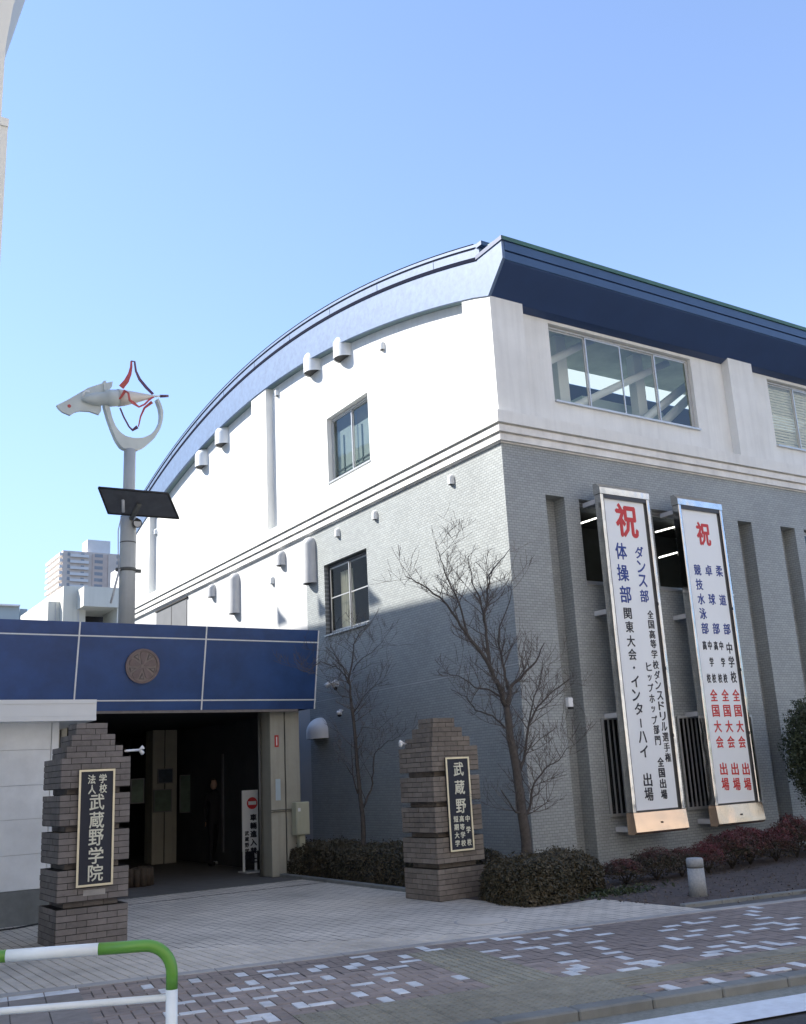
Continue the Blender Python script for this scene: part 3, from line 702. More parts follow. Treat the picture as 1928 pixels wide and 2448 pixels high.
# windows
def window(axis, k, u0, u1, z0, z1, cols, frame_mat, glass, fw=0.04, depth=0.07, parent=gym, mull=None, trans=()):
    """frame part with panes as sub-parts, set in plane axis=k"""
    def bx(bm, ua, ub, za, zb, d0, d1):
        if axis == 0: box(bm, (k+d0, ua, za), (k+d1, ub, zb))
        else: box(bm, (ua, k+d0, za), (ub, k+d1, zb))
    bm = bmesh.new()
    bx(bm, u0, u1, z0, z0+fw, 0, depth); bx(bm, u0, u1, z1-fw, z1, 0, depth); bx(bm, u0, u0+fw, z0+fw, z1-fw, 0, depth); bx(bm, u1-fw, u1, z0+fw, z1-fw, 0, depth)
    fr = obj('window', bm, frame_mat, parent)
    n = len(cols)-1
    for i in range(n):
        a = u0+fw+(u1-u0-2*fw)*cols[i]; b = u0+fw+(u1-u0-2*fw)*cols[i+1]
        off = 0.012 if i % 2 else 0.036
        s = bmesh.new(); w_ = 0.028
        bx(s, a, a+w_, z0+fw, z1-fw, off, off+0.02); bx(s, b-w_, b, z0+fw, z1-fw, off, off+0.02)
        bx(s, a+w_, b-w_, z0+fw, z0+fw+w_+.012, off, off+.02); bx(s, a+w_, b-w_, z1-fw-w_, z1-fw, off, off+.02)
        for tz in trans: bx(s, a+w_, b-w_, tz-0.012, tz+0.012, off+.001, off+.019)
        obj('sash', s, frame_mat if mull is None else mull, fr)
        g = bmesh.new()
        aa, bb, c0, c1 = a+w_, b-w_, z0+fw+w_, z1-fw-w_
        dd = k+off+0.01
        pts = [(dd, bb, c0), (dd, aa, c0), (dd, aa, c1), (dd, bb, c1)] if axis == 0 else [(aa, dd, c0), (bb, dd, c0), (bb, dd, c1), (aa, dd, c1)]
        quad(g, pts); obj('pane', g, glass, fr)
    # sill
    s = bmesh.new(); bx(s, u0-0.02, u1+0.02, z0-0.035, z0-0.001, -0.135, depth); obj('sill', s, 'alu', fr)
    return fr
window(1, YC+REC+0.08, 11.585, 15.305, 7.955, 9.445, [0, .25, .5, .75, 1], 'alu', 'glass', 0.035)
window(1, YC+REC+0.08, 17.715, 21.435, 7.955, 9.445, [0, .25, .5, .75, 1], 'alu', 'glass', 0.035)
window(1, YC+REC+0.08, 23.845, 27.565, 7.955, 9.445, [0, .25, .5, .75, 1], 'alu', 'glass', 0.035)
window(0, XC+REC+0.11, 16.935, 18.725, 7.965, 9.455, [0, .5, 1], 'alu', 'glass', 0.045)
window(0, XC+0.09, 16.96, 18.72, 4.565, 6.05, [0, .5, 1], 'dark_frame', 'glass_dark', 0.045, mull='alu', trans=(5.35,))
for (a, b) in w2: window(1, YC+0.12, a+0.02, b-0.02, 4.61, 6.07, [0, .5, 1], 'alu', 'glass_dark', 0.035)
for (a, b) in w2[:2]:
    window(1, YC+0.12, a+0.02, b-0.02, 0.83, 2.33, [0, .5, 1], 'dark_frame', 'glass_dark', 0.035)
    gr = bmesh.new(); y0_, y1_ = YC-0.04, YC-0.012
    for (c0, c1, d0, d1) in ((a, b, .80, .84), (a, b, 2.32, 2.36), (a, a+.035, .84, 2.32), (b-.035, b, .84, 2.32)): box(gr, (c0, y0_, d0), (c1, y1_, d1))
    g = obj('window_grille', gr, 'alu', gym, label='aluminium bar grille over the ground floor window')
    n = int((b-a-.07)/0.107)
    for k in range(1, n+1):
        x = a + .035 + k*(b-a-.07)/(n+1)
        obj('bar', boxbm((x-.011, y0_+.003, .84), (x+.011, y1_-.003, 2.32)), 'alu', g)
# rooms behind the windows
def room(x0, y0, z0, x1, y1, z1, mat, name='room'):
    bm = boxbm((x0, y0, z0), (x1, y1, z1)); 
    return bm
# third floor hall seen through the long windows: walls, white braces and posts
bm = boxbm((11.0, YC+REC+0.30, 7.4), (33.0, 18.6, 10.0)); bmesh.ops.delete(bm, geom=[f for f in bm.faces if abs(f.calc_center_median().y-(YC+REC+0.30)) < .01 or f.calc_center_median().z > 9.9], context='FACES')
obj('hall_wall', bm, 'room_mid', gym)
obj('hall_ceiling', boxbm((11.0, YC+REC+.31, 9.93), (33.0, 14.9, 9.98)), 'room_mid', gym)
for x in (12.75, 14.9, 18.9, 20.9):
    obj('hall_post', boxbm((x, YC+1.3, 7.45), (x+0.26, YC+1.5, 9.95)), 'member', gym)
for (xa, za, xb_, zb_) in ((11.3, 8.6, 13.4, 9.8), (11.4, 7.6, 15.5, 9.7), (13.6, 7.6, 16.2, 9.4), (14.2, 7.55, 17.2, 9.9), (15.4, 7.5, 17.2, 8.8), (18, 7.6, 21, 9.6)):
    bm = bmesh.new(); tube(bm, [(xa, YC+0.95, za), (xb_, YC+0.95, zb_)], 0.10, 4); obj('hall_brace', bm, 'member', gym)
obj('hall_cabinet', boxbm((13.9, YC+1.9, 7.5), (16.3, YC+2.8, 9.05)), 'room_teal', gym)
for (a, b, z) in ((11.6, 13.3, 8.12), (13.5, 16.0, 8.3)): obj('hall_rail', boxbm((a, YC+1.55, z), (b, YC+1.6, z+.06)), 'dark_frame', gym)
# blinds behind the second long window
bm = bmesh.new()
for k in range(22): box(bm, (17.75, YC+REC+.20, 8.02+k*.065), (21.4, YC+REC+.215, 8.07+k*.065))
obj('window_blind', bm, 'curtain', gym)
# gable third floor room
bm = boxbm((XC+REC+.22, 16.3, 7.7), (XC+REC+.75, 19.9, 9.9)); bmesh.ops.delete(bm, geom=[f for f in bm.faces if abs(f.calc_center_median().x-(XC+REC+.22)) < .01], context='FACES')
obj('stair_room', bm, 'room_teal', gym)
for y in (17.55, 18.35): obj('room_post', boxbm((XC+REC+.20, y, 7.8), (XC+REC+.22, y+.03, 9.0)), 'teal_soffit', gym)
obj('window_screen', boxbm((XC+REC+.225, 17.18, 7.85), (XC+REC+.235, 17.98, 9.06)), 'screen', gym); obj('window_screen', boxbm((XC+REC+.225, 18.02, 7.85), (XC+REC+.235, 18.95, 9.14)), 'screen', gym)
for z in (8.12, 8.22): obj('room_rail', boxbm((XC+REC+.20, 17.0, z), (XC+REC+.22, 19.2, z+.025)), 'teal_soffit', gym)
# second floor rooms
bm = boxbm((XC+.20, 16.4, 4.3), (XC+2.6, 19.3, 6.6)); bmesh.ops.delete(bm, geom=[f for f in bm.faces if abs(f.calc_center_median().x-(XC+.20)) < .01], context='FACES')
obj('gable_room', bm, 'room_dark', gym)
bm = bmesh.new(); prev = None
for i in range(29):
    y = 17.92 + 0.55*i/28; xx = XC+0.27 + 0.03*sin(i*1.5)
    c = [bm.verts.new((xx, y, 4.68)), bm.verts.new((xx+.01, y + (0.10 if i < 8 else 0), 5.9))]
    if prev: bm.faces.new((prev[0], c[0], c[1], prev[1]))
    prev = c
obj('curtain', bm, 'curtain', gym, smooth=True)
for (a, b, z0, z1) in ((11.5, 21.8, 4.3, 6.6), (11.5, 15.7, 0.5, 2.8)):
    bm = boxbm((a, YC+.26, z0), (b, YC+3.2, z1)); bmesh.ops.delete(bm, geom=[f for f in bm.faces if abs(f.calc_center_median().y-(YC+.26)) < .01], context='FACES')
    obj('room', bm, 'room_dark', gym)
for (pa, pb) in (((110,300),(245,255)), ((645,360),(795,320)), ((670,540),(795,505)), ((745,258),(800,262))):
    A = PY(1350+pa[0]/2.955, 1150+pa[1]/2.955, 13.4); B = PY(1350+pb[0]/2.955, 1150+pb[1]/2.955, 14.6)
    bm = bmesh.new(); tube(bm, [A, B], 0.016, 6); obj('fluorescent_lamp', bm, 'tube', gym, label='lit fluorescent tube on the classroom ceiling')
# steel double door high on the gable wall
dr = obj('door', boxbm((XC-0.02, 26.98, 3.5), (XC+.02, 29.55, 6.80)), 'door_grey', gym, label='grey steel double door above the canopy roof')
obj('door_gap', boxbm((XC-0.026, 28.2, 3.5), (XC-0.021, 28.23, 6.78)), 'rubber', dr)
obj('door_head', boxbm((XC-0.05, 26.9, 6.80), (XC-0.0, 29.6, 6.84)), 'mortar', dr)
# vent hoods
def hood_mesh(r, h, p, name, mat='vent'):
    """half-round hood: wall at x=0, sticks out to -x; open below, domed top"""
    bm = bmesh.new(); n = 14; rings = []
    prof = [(1.0, 0.0), (1.0, h-r*0.95)] + [(cos(a*pi/2/7), h-r*0.95 + r*0.95*sin(a*pi/2/7)) for a in range(1, 7)]
    for s, z in prof:
        rings.append([bm.verts.new((-p*s*sin(pi*k/n), r*s*cos(pi*k/n)*-1, z)) for k in range(n+1)])
    for a, b in zip(rings, rings[1:]):
        for k in range(n): bm.faces.new((a[k], a[k+1], b[k+1], b[k]))
    top = bm.verts.new((0, 0, h))
    for k in range(n): bm.faces.new((rings[-1][k], rings[-1][k+1], top))
    # inner dark grille plane slightly up
    f = bm.faces.new([bm.verts.new((-p*.96*sin(pi*k/n), -r*.96*cos(pi*k/n), 0.03)) for k in range(n+1)]); f.material_index = 1
    me = bpy.data.meshes.new(name); fixn(bm); bm.to_mesh(me); bm.free(); me.materials.append(MAT[mat]); me.materials.append(MAT['rubber'])
    for q in me.polygons: q.use_smooth = True
    return me
def put(me, name, loc, label=None):
    o = bpy.data.objects.new(name, me); COL.objects.link(o); o.parent = gym; o.matrix_parent_inverse = Matrix.Translation(-Vector(gym.location)); o.location = loc
    if label: o['label'] = label
big = hood_mesh(0.25, 0.56, 0.28, 'big_hood', 'white_metal'); med = hood_mesh(0.14, 0.36, 0.17, 'mid_hood'); tall = hood_mesh(0.19, 1.06, 0.22, 'tall_hood', 'vent'); small = hood_mesh(0.065, 0.19, 0.09, 'small_hood', 'white_metal')
for y, z in ((17.82, 10.54), (19.25, 10.74), (24.65, 10.66), (26.15, 10.46)): put(big, 'vent_hood', (XC+REC, y-.05, z), 'large round-topped vent hood under the arch')
for y, z in ((16.2, 10.13), (21.2, 10.9), (30.2, 9.42)): put(small, 'vent_cap', (XC+REC, y, z), 'small vent cap on the white wall')
for y, z in ((13.85, 6.56), (16.5, 6.56), (18.05, 6.56), (21.3, 6.15)): put(small, 'vent_cap', (XC, y, z), 'small vent cap below the cornice')
for y, z in ((20.75, 6.48), (25.0, 6.48)): put(med, 'vent_hood', (XC, y, z), 'medium vent hood below the cornice')
for y in (19.30, 23.45): put(tall, 'vent_cowl', (XC, y, 5.78), 'tall half-round grey vent cowl below the cornice')
# white rounded hood low on the gable wall
low_h = hood_mesh(0.34, 0.44, 0.30, 'low_hood', 'white_metal'); put(low_h, 'vent_hood', (XC, 19.12, 2.44), 'white round-topped vent hood low on the shaded wall')
# horizontal movement joint in the tile
obj('wall_joint', boxbm((XC-0.0025, YC+0.02, 3.215), (XC+.01, 19.55, 3.225)), 'vent', gym)

# ------------------------------------------------------------------ security lights and cameras
def sec_light(loc, label, ang=0):
    t = thing('security_light', label, 'lamp', loc)
    bm = bmesh.new(); box(bm, (-.03, -.05, -.05), (0.0, .05, .05)); o = obj('mount', bm, 'camera_white', t); o.matrix_parent_inverse = Matrix.Identity(4)
    for s in (-1, 1):
        bm = bmesh.new(); tube(bm, [(-.03, s*.03, 0), (-.12, s*.10, .02)], .014, 6); o = obj('arm', bm, 'camera_white', t); o.matrix_parent_inverse = Matrix.Identity(4)
        bm = bmesh.new(); tube(bm, [(-.10, s*.10, .05), (-.20, s*.16, -.04)], [.038, .058], 10); o = obj('lamp_head', bm, 'camera_white', t); o.matrix_parent_inverse = Matrix.Identity(4)
    bm = bmesh.new(); bmesh.ops.create_uvsphere(bm, u_segments=10, v_segments=8, radius=.04, matrix=Matrix.Translation((-.06, 0, -.09))); o = obj('sensor', bm, 'rubber', t, smooth=True); o.matrix_parent_inverse = Matrix.Identity(4)
sec_light((XC-0.003, 18.3, 3.5), 'twin-head white security light beside the small bare tree')
t = thing('security_camera', 'small white dome camera under the twin-head security light', 'camera', (XC, 18.1, 2.9))
bm = bmesh.new(); cyl(bm, (XC-0.1, 18.1, 2.86), 0.055, 0.08, 12); obj('housing', bm, 'camera_white', t)
bm = bmesh.new(); tube(bm, [(XC-0.02, 18.1, 2.94), (XC-.1, 18.1, 2.95)], .02, 6); obj('arm', bm, 'camera_white', t)
bm = bmesh.new(); bmesh.ops.create_uvsphere(bm, u_segments=10, v_segments=8, radius=.045, matrix=Matrix.Translation((XC-.1, 18.1, 2.86))); obj('lens_dome', bm, 'rubber', t, smooth=True)
t = thing('wall_sensor', 'small white sensor box on the grey tiled wall left of the first banner', 'sensor', (11.05, YC, 2.6))
obj('housing', bevbox((11.0, YC-.09, 2.53), (11.10, YC-.002, 2.68), .01), 'camera_white', t); obj('lens', boxbm((11.02, YC-.10, 2.50), (11.08, YC-.03, 2.53)), 'rubber', t)

# ------------------------------------------------------------------ text
def text_mesh(s, size, bold=0.0, ext=0.003):
    cu = bpy.data.curves.new('lettering', 'FONT'); cu.body = s; cu.size = size; cu.extrude = ext
    cu.align_x = 'CENTER'; cu.align_y = 'CENTER'; cu.resolution_u = 2
    o = bpy.data.objects.new('lettering', cu); COL.objects.link(o)
    dg = bpy.context.evaluated_depsgraph_get(); me = bpy.data.meshes.new_from_object(o.evaluated_get(dg))
    COL.objects.unlink(o); bpy.data.objects.remove(o)
    if not len(me.vertices): return me, 1, 1
    if bold:
        bm = bmesh.new(); n0 = 0
        for k, (dx, dy) in enumerate(((-bold, 0), (bold, 0), (0, -bold), (0, bold))):
            bm.from_mesh(me); bm.verts.ensure_lookup_table()
            for v in bm.verts[n0:]: v.co += Vector((dx, dy, k*.0006))
            n0 = len(bm.verts)
        bm.to_mesh(me); bm.free()
    vs = me.vertices
    x0 = min(v.co.x for v in vs); x1 = max(v.co.x for v in vs); y0 = min(v.co.y for v in vs); y1 = max(v.co.y for v in vs)
    for v in vs: v.co.x -= (x0+x1)/2; v.co.y -= (y0+y1)/2
    return me, x1-x0, y1-y0
def glyph(ch, cx, cz, w, h, y, mat, parent, bold=0.03, rz=0.0, origin=None, name='character', square=True):
    me, gw, gh = text_mesh(ch, 1.0, bold)
    sx, sz = (w/gw, h/gh) if square else (w, h)
    if ch in 'ー・一ッ': 
        s = min(w, h)
        sx = sz = s*0.95
        if ch == 'ー': # vertical bar in vertical writing
            for v in me.vertices: v.co.x, v.co.y = v.co.y, -v.co.x
        if ch == 'ッ': sx = w*0.72/gw; sz = h*0.72/gh
    for v in me.vertices:
        v.co.x, v.co.y, v.co.z = v.co.x*sx, -v.co.z, v.co.y*sz
    me.materials.clear(); me.materials.append(MAT[mat])
    o = bpy.data.objects.new(name, me); COL.objects.link(o); o.parent = parent
    if origin is None: o.matrix_parent_inverse = Matrix.Translation(-Vector(parent.location)); o.location = (cx, y, cz)
    else: o.location = (cx, y, cz)
    return o

# ------------------------------------------------------------------ banners in stainless frames
def banner(x0, label, cols):
    x1 = x0+1.18; z0, z1 = 0.53, 6.25; yf = 11.93
    t = thing('sign_banner', label, 'banner', ((x0+x1)/2, yf, z0), group='vertical congratulation banners on the long wall')
    sx0, sx1, sz0, sz1 = x0+0.125, x1-0.125, 0.88, 6.04
    d = 0.16
    obj('frame_side', bevbox((x0+.01, yf, z0+.32), (x0+.075, yf+d, z1-.17), .01), 'steel', t)
    obj('frame_side', bevbox((x1-.075, yf, z0+.32), (x1-.01, yf+d, z1-.17), .01), 'steel', t)
    bm = bmesh.new(); prism(bm, [(x0, yf, z1-.17), (x0, yf+d, z1-.17), (x0, yf+d, z1+.02), (x0, yf+.08, z1+.02), (x0, yf, z1-.06)], (x1-x0, 0, 0)); fixn(bm); obj('frame_top', bm, 'steel', t)
    bm = bmesh.new(); prism(bm, [(x0, yf, z0+.32), (x0, yf+d, z0+.32), (x0, yf+d, z0-.01), (x0, yf+.03, z0-.01), (x0, yf-.03, z0+.03)], (x1-x0, 0, 0)); fixn(bm); obj('frame_base', bm, 'steel_warm_reflect', t, label='mirror-polished steel base box, warm reflection put into its colour')
    obj('backing', boxbm((x0+.075, yf+.06, z0+.32), (x1-.075, yf+.10, z1-.17)), 'dark_frame', t)
    obj('roller', boxbm((x0+.085, yf+.01, z1-.24), (x1-.085, yf+.06, z1-.17)), 'dark_frame', t)
    sh = obj('sheet', boxbm((sx0, yf+.045, sz0), (sx1, yf+.055, sz1)), 'sheet', t)
    for zz in (6.0, 4.1, 2.4, 0.62): 
        obj('wall_bracket', boxbm((x0+.04, yf+d-.01, zz-.06), (x0+.14, YC+.02, zz+.02)), 'vent', t)
        obj('wall_bracket', boxbm((x1-.14, yf+d-.01, zz-.06), (x1-.04, YC+.02, zz+.02)), 'vent', t)
    for zz in (4.2, 3.1, 2.0): obj('clip', boxbm((x1-.125, yf-.012, zz), (x1-.085, yf, zz+.05)), 'rubber', t)
    obj('bolt', boxbm(((x0+x1)/2-.012, yf-.036, z0+.14), ((x0+x1)/2+.012, yf-.01, z0+.165)), 'rubber', t)
    for (ch, px, pyy, w, h, mat, bold) in cols:
        p = PY(px, pyy, yf+.042)
        cx = min(max(p.x, sx0+w/2), sx1-w/2)
        glyph(ch, cx, p.z, w, h, yf+.0425, mat, t, bold)
B1 = lambda x, y: (1350+x/2.955, 1150+y/2.955); B2 = lambda x, y: (1350+x/2.955, 1600+y/2.955)
L1 = [('祝', *B1(440, 280), .52, .60, 'ink_red', .03)]
for ch, q in zip('体操部', (B1(400, 495), B1(413, 648), B1(432, 800))): L1.append((ch, *q, .26, .29, 'ink_blue', .015))
for ch, q in zip('関東大会・インターハイ', (B1(447, 935), B1(460, 1030), B1(470, 1130), B1(480, 1225), B1(492, 1318), B1(500, 1415), B2(507, 183), B2(525, 280), B2(540, 380), B2(552, 478), B2(563, 580))): L1.append((ch, *q, .18, .19, 'ink_black', .015))
for ch, q in zip('出場', (B2(588, 780), B2(597, 882))): L1.append((ch, *q, .19, .21, 'ink_black', .015))
for ch, q in zip('ダンス部', (B1(528, 505), B1(543, 605), B1(553, 705), B1(565, 812))): L1.append((ch, *q, .20, .215, 'ink_blue', .015))
kx = [B1(607, 943), B1(613, 1013), B1(620, 1083), B1(628, 1150), B1(636, 1222), B1(645, 1297), B1(655, 1370), B1(662, 1440)]
for ch, q in zip('全国高等学校ダン', kx): L1.append((ch, *q, .135, .145, 'ink_black', .015))
for i, ch in enumerate('スドリル'): L1.append((ch, *B2(675+i*10, 185+i*73), .135, .145, 'ink_black', .015))
for i, ch in enumerate('選手権'): L1.append((ch, *B2(714+i*9, 478+i*72), .135, .145, 'ink_black', .015))
kx = [B1(597, 1312), B1(603, 1390)]
for ch, q in zip('ヒッ', kx): L1.append((ch, *q, .12, .14, 'ink_black', .015))
for i, ch in enumerate('プホップ'): L1.append((ch, *B2(610+i*9, 130+i*76), .12, .14, 'ink_black', .015))
for i, ch in enumerate('部門'): L1.append((ch, *B2(650+i*10, 425+i*78), .125, .15, 'ink_black', .015))
for i, ch in enumerate('全国出場'): L1.append((ch, *B2(680+i*8, 655+i*76), .14, .15, 'ink_black', .025))
banner(11.79, 'left banner in a steel frame, text for dance and gymnastics clubs', L1)
L2 = [('祝', *B1(982, 373), .36, .44, 'ink_red', .03)]
for i, ch in enumerate('競技水泳'): L2.append((ch, *B1(940+i*13, 627+i*103), .175, .20, 'ink_blue', .015))
L2.append(('部', *B1(993, 1040), .175, .20, 'ink_blue', .015))
for ch, q in zip('卓球部', (B1(1018, 632), B1(1042, 835), B1(1072, 1042))): L2.append((ch, *q, .175, .20, 'ink_blue', .015))
for ch, q in zip('柔道部', (B1(1093, 637), B1(1118, 840), B1(1148, 1045))): L2.append((ch, *q, .175, .20, 'ink_blue', .015))
for ch, q in zip('高中高中', (B1(990, 1160), B1(1027, 1160), B1(1070, 1163), B1(1108, 1163))): L2.append((ch, *q, .095, .16, 'ink_black', .02))
for q in (B1(1040, 1278), B1(1121, 1280)): L2.append(('学', *q, .095, .16, 'ink_black', .02))
for q in (B1(1020, 1393), B1(1057, 1393), B1(1100, 1393), B1(1137, 1393)): L2.append(('校', *q, .095, .16, 'ink_black', .02))
for ch, q in zip('中学校', (B1(1165, 1180), B1(1180, 1278), B1(1195, 1385))): L2.append((ch, *q, .145, .20, 'ink_black', .015))
for k, dx in enumerate((0, 80, 157)):
    for i, ch in enumerate('全国大会'): L2.append((ch, *B2(1055+dx+i*14, 183+i*110), .18, .205, 'ink_red', .018))
    for i, ch in enumerate('出場'): L2.append((ch, *B2(1124+dx+i*13, 703+i*108), .18, .21, 'ink_red', .018))
banner(13.69, 'right banner in a steel frame, red text for three clubs', L2)

# ------------------------------------------------------------------ brick gate pillars
def pillar(x0, y0, rz, label, mat, w=0.78, d=0.74, ztop=2.37):
    t = thing('gate_pillar', label, 'pillar', (x0, y0, 0), rz=rz, group='brick gate pillars')
    n = 36; ch = ztop/n
    def put_(o): o.matrix_parent_inverse = Matrix.Identity(4); return o
    rec = {11, 17, 23, 29}
    core = bmesh.new(); back = bmesh.new(); meshes = {}; cnt = 0
    for k in range(n):
        zt = ztop - k*ch; zb = zt - ch
        ins = 0.21 if k < 2 else 0.14 if k < 4 else 0.07 if k < 6 else (0.09 if k in rec else 0.0)
        a, b, c, e = ins, w-ins, ins, d-ins
        box(core, (a+.006, c+.006, zb - (0.0005 if k % 2 else 0)), (b-.006, e-.006, zt - 0.0004*(k % 3)))
        off = 0.0 if k % 2 else 0.11
        def run(L):
            cuts = [0.0]; x = 0.22 - off if off else 0.22
            while x < L-0.045: cuts.append(x); x += 0.22
            cuts.append(L); return list(zip(cuts, cuts[1:]))
        g = 0.006; gz = 0.0075; th = 0.03
        for (p, q) in run(b-a):         # front
            pr = random.uniform(-.0025, .0025)
            bm = boxbm((a+p+g*.5, c-pr*.0-0.001+pr, zb+gz), (a+q-g*.5, c+th, zt-.0))
            put_(obj('brick', bm, mat, t))
        for (p, q) in run(e-c-th):         # left side
            pr = random.uniform(-.0025, .0025)
            bm = boxbm((a-0.001+pr, c+th+p+g, zb+gz), (a+th, c+th+q-g*.2, zt))
            put_(obj('brick', bm, mat, t))
        for (p, q) in run(e-c-th):
            box(back, (b-th, c+th+p+g*.5, zb+gz), (b+.002, c+th+q-g*.5, zt))
        for (p, q) in run(b-a-2*th):
            box(back, (a+th+p+g*.5, e-th, zb+gz), (a+th+q-g*.5, e+.002, zt))
    put_(obj('mortar_core', core, 'mortar', t)); put_(obj('bricks_rear', back, mat, t, kind='stuff', label='bricks of the right and rear faces'))
    return t
def plate(t, cx, z0, z1, w, yy, chars, label):
    """built in the pillar's own axes; name plate with gold frame"""
    b = bmesh.new(); box(b, (cx-w/2, yy-.035, z0), (cx+w/2, yy-.004, z1)); p = obj('name_plate', b, 'sign_black', t, label=label); p.matrix_parent_inverse = Matrix.Identity(4)
    f = 0.022; bm = bmesh.new()
    for (a, c, d_, e) in ((cx-w/2-f*.4, cx-w/2+f*.6, z0, z1), (cx+w/2-f*.6, cx+w/2+f*.4, z0, z1), (cx-w/2+f*.6, cx+w/2-f*.6, z0, z0+f), (cx-w/2+f*.6, cx+w/2-f*.6, z1-f, z1)):
        box(bm, (a, yy-.045, d_), (c, yy-.0345, e))
    o = obj('plate_frame', bm, 'gold', p); o.matrix_parent_inverse = Matrix.Identity(4)
    for (ch, x, z, gw, gh, bo) in chars:
        o = glyph(ch, x, z, gw, gh, yy-.0375, 'letter_gold', p, bo, origin=1)
tp = pillar(2.925, 11.665, radians(0.6), 'left grey-brown stepped brick pillar with a wide name plate', 'brick')
z5 = lambda x, y: (80+x/3.738, 1690+y/3.738)
def lp(x, y):
    p = PY(*z5(x, y), 11.665); return p.x-2.925, p.z
C_ = []
for ch, q in (('学', (615, 640)), ('校', (617, 728)), ('法', (515, 648)), ('人', (518, 738))): C_.append((ch, *lp(*q), .085, .10, .02))
for ch, q in (('武', (562, 850)), ('蔵', (560, 1010)), ('野', (553, 1165)), ('学', (552, 1325)), ('院', (548, 1480))): C_.append((ch, *lp(*q), .165, .175, .012))
plate(tp, 0.39, 0.61, 1.845, 0.385, 0.0, C_, 'black name plate with pale characters in a gold frame')
obj('mounting_patch', boxbm((.28, -.006, .515), (.52, -.0015, .575)), 'concrete', tp).matrix_parent_inverse = Matrix.Identity(4)
tp2 = pillar(7.71, 11.44, radians(3.0), 'right brown stepped brick pillar with a narrow name plate beside the hedge', 'brick_r', 0.80, 0.76, 2.35)
z6 = lambda x, y: (930+x/4.52, 1690+y/4.52)
def rp(x, y):
    p = PY(*z6(x, y), 11.455); return (p.x-7.71), p.z
C_ = []
for ch, q in (('武', (737, 672)), ('蔵', (752, 868)), ('野', (765, 1070))): C_.append((ch, *rp(*q), .17, .185, .012))
for ch, q in (('中', (838, 1205)), ('学', (848, 1325)), ('校', (858, 1460))): C_.append((ch, *rp(*q), .07, .085, .02))
for i, ch in enumerate('高等学校'): C_.append((ch, *rp(772+i*7, 1208+i*87), .075, .08, .02))
for i, ch in enumerate('短期大学'): C_.append((ch, *rp(708+i*6, 1212+i*87), .075, .08, .02))
plate(tp2, 0.40, 0.60, 1.81, 0.385, 0.0, C_, 'narrow black name plate in a gold frame')

# twin-prong gate lamps on the pillars
def prong(p0, p1, a, b, label):
    t = thing('gate_lamp', label, 'lamp', p0)
    bm = bmesh.new(); tube(bm, [p0, p1], .014, 6); obj('arm', bm, 'camera_white', t)
    for q in (a, b):
        bm = bmesh.new(); tube(bm, [p1, (Vector(p1)+Vector(q))/2, q], [.014, .02, .03], 6); obj('lamp_head', bm, 'camera_white', t)
prong(PY(300, 1795, 12.1), PY(333, 1793, 12.3), PY(343, 1786, 12.3), PY(341, 1800, 12.35), 'white forked lamp arm sticking out right of the left pillar')
prong(PX(972, 1779, 7.7), PX(964, 1776, 7.55), PX(955, 1773, 7.5), PX(957, 1783, 7.5), 'small white forked lamp on the left side of the right pillar')

# ------------------------------------------------------------------ entrance canopy
can = thing('entrance_canopy', 'navy blue entrance canopy with white joint lines and round emblem', 'canopy', (5.5, 16.5, 2.8))
YT, YBt = 16.50, 16.76           # fascia leans: top stands out towards the street
zt = PY(400, 1494, YT).z; zb = PY(500, 1697, YBt).z
xr_t = PY(764, 1509, YT).x; XL = -6.0
def fas(x, s): return Vector((x, YT + (YBt-YT)*s, zt + (zb-zt)*s))    # s from top 0 to bottom 1
def fpanel(xa, xb_, sa, sb, out, thick, name, mat, label=None):
    n = Vector((0, -(zt-zb), -(YBt-YT))).normalized()
    bm = bmesh.new(); o_ = [fas(xa, sa)+n*out, fas(xb_, sa)+n*out, fas(xb_, sb)+n*out, fas(xa, sb)+n*out]
    prism(bm, o_, -n*thick); fixn(bm); return obj(name, bm, mat, can, label=label)
vx = [PY(185, 1600, 16.6).x, PY(490, 1590, 16.6).x, PY(759, 1600, 16.6).x]
pitch = vx[1]-vx[0]
xs = [vx[0]-pitch*k for k in (3, 2, 1)] + vx + [xr_t]
rows = [0.0, 0.155, 0.885, 1.0]
gpx = 0.02
for i in range(len(xs)-1):
    for j in range(3):
        fpanel(xs[i]+gpx/2, xs[i+1]-(gpx/2 if i < len(xs)-2 else 0), rows[j]+(.008 if j else 0), rows[j+1]-(.008 if j < 2 else 0), 0.0, 0.03, 'fascia_panel', 'canopy_blue')
fpanel(xs[0], xr_t-.01, 0.01, 0.99, -0.012, 0.03, 'joint_backing', 'white_metal')
for r_ in rows[1:3]: fpanel(xs[0], vx[2]+.02, r_-.0075, r_+.0075, 0.004, 0.012, 'joint_strip', 'white_metal')
for x in xs[:-1]: fpanel(x-.0125, x+.0125, .0, 1.0, 0.0055, 0.012, 'joint_strip', 'white_metal')
bm = bmesh.new(); prism(bm, [(xr_t-.02, YT+.04, zt-.002), (xr_t-.02, 30, zt-.25), (xr_t-.02, 30, zb+.02), (xr_t-.02, YBt+.05, zb+.01)], (-0.05, 0, 0)); fixn(bm); obj('end_panel', bm, 'canopy_blue', can)
bm = bmesh.new(); quad(bm, [(XL, YT+.03, zt-.01), (xr_t, YT+.03, zt-.01), (xr_t, 30, zt-.25), (XL, 30, zt-.25)]); obj('canopy_roof', bm, 'concrete', can)
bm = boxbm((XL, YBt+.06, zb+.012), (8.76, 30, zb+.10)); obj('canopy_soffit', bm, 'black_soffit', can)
obj('soffit_strip', boxbm((3.0, YBt+.0, zb-.045), (8.4, YBt+.05, zb-.002)), 'brick', can)
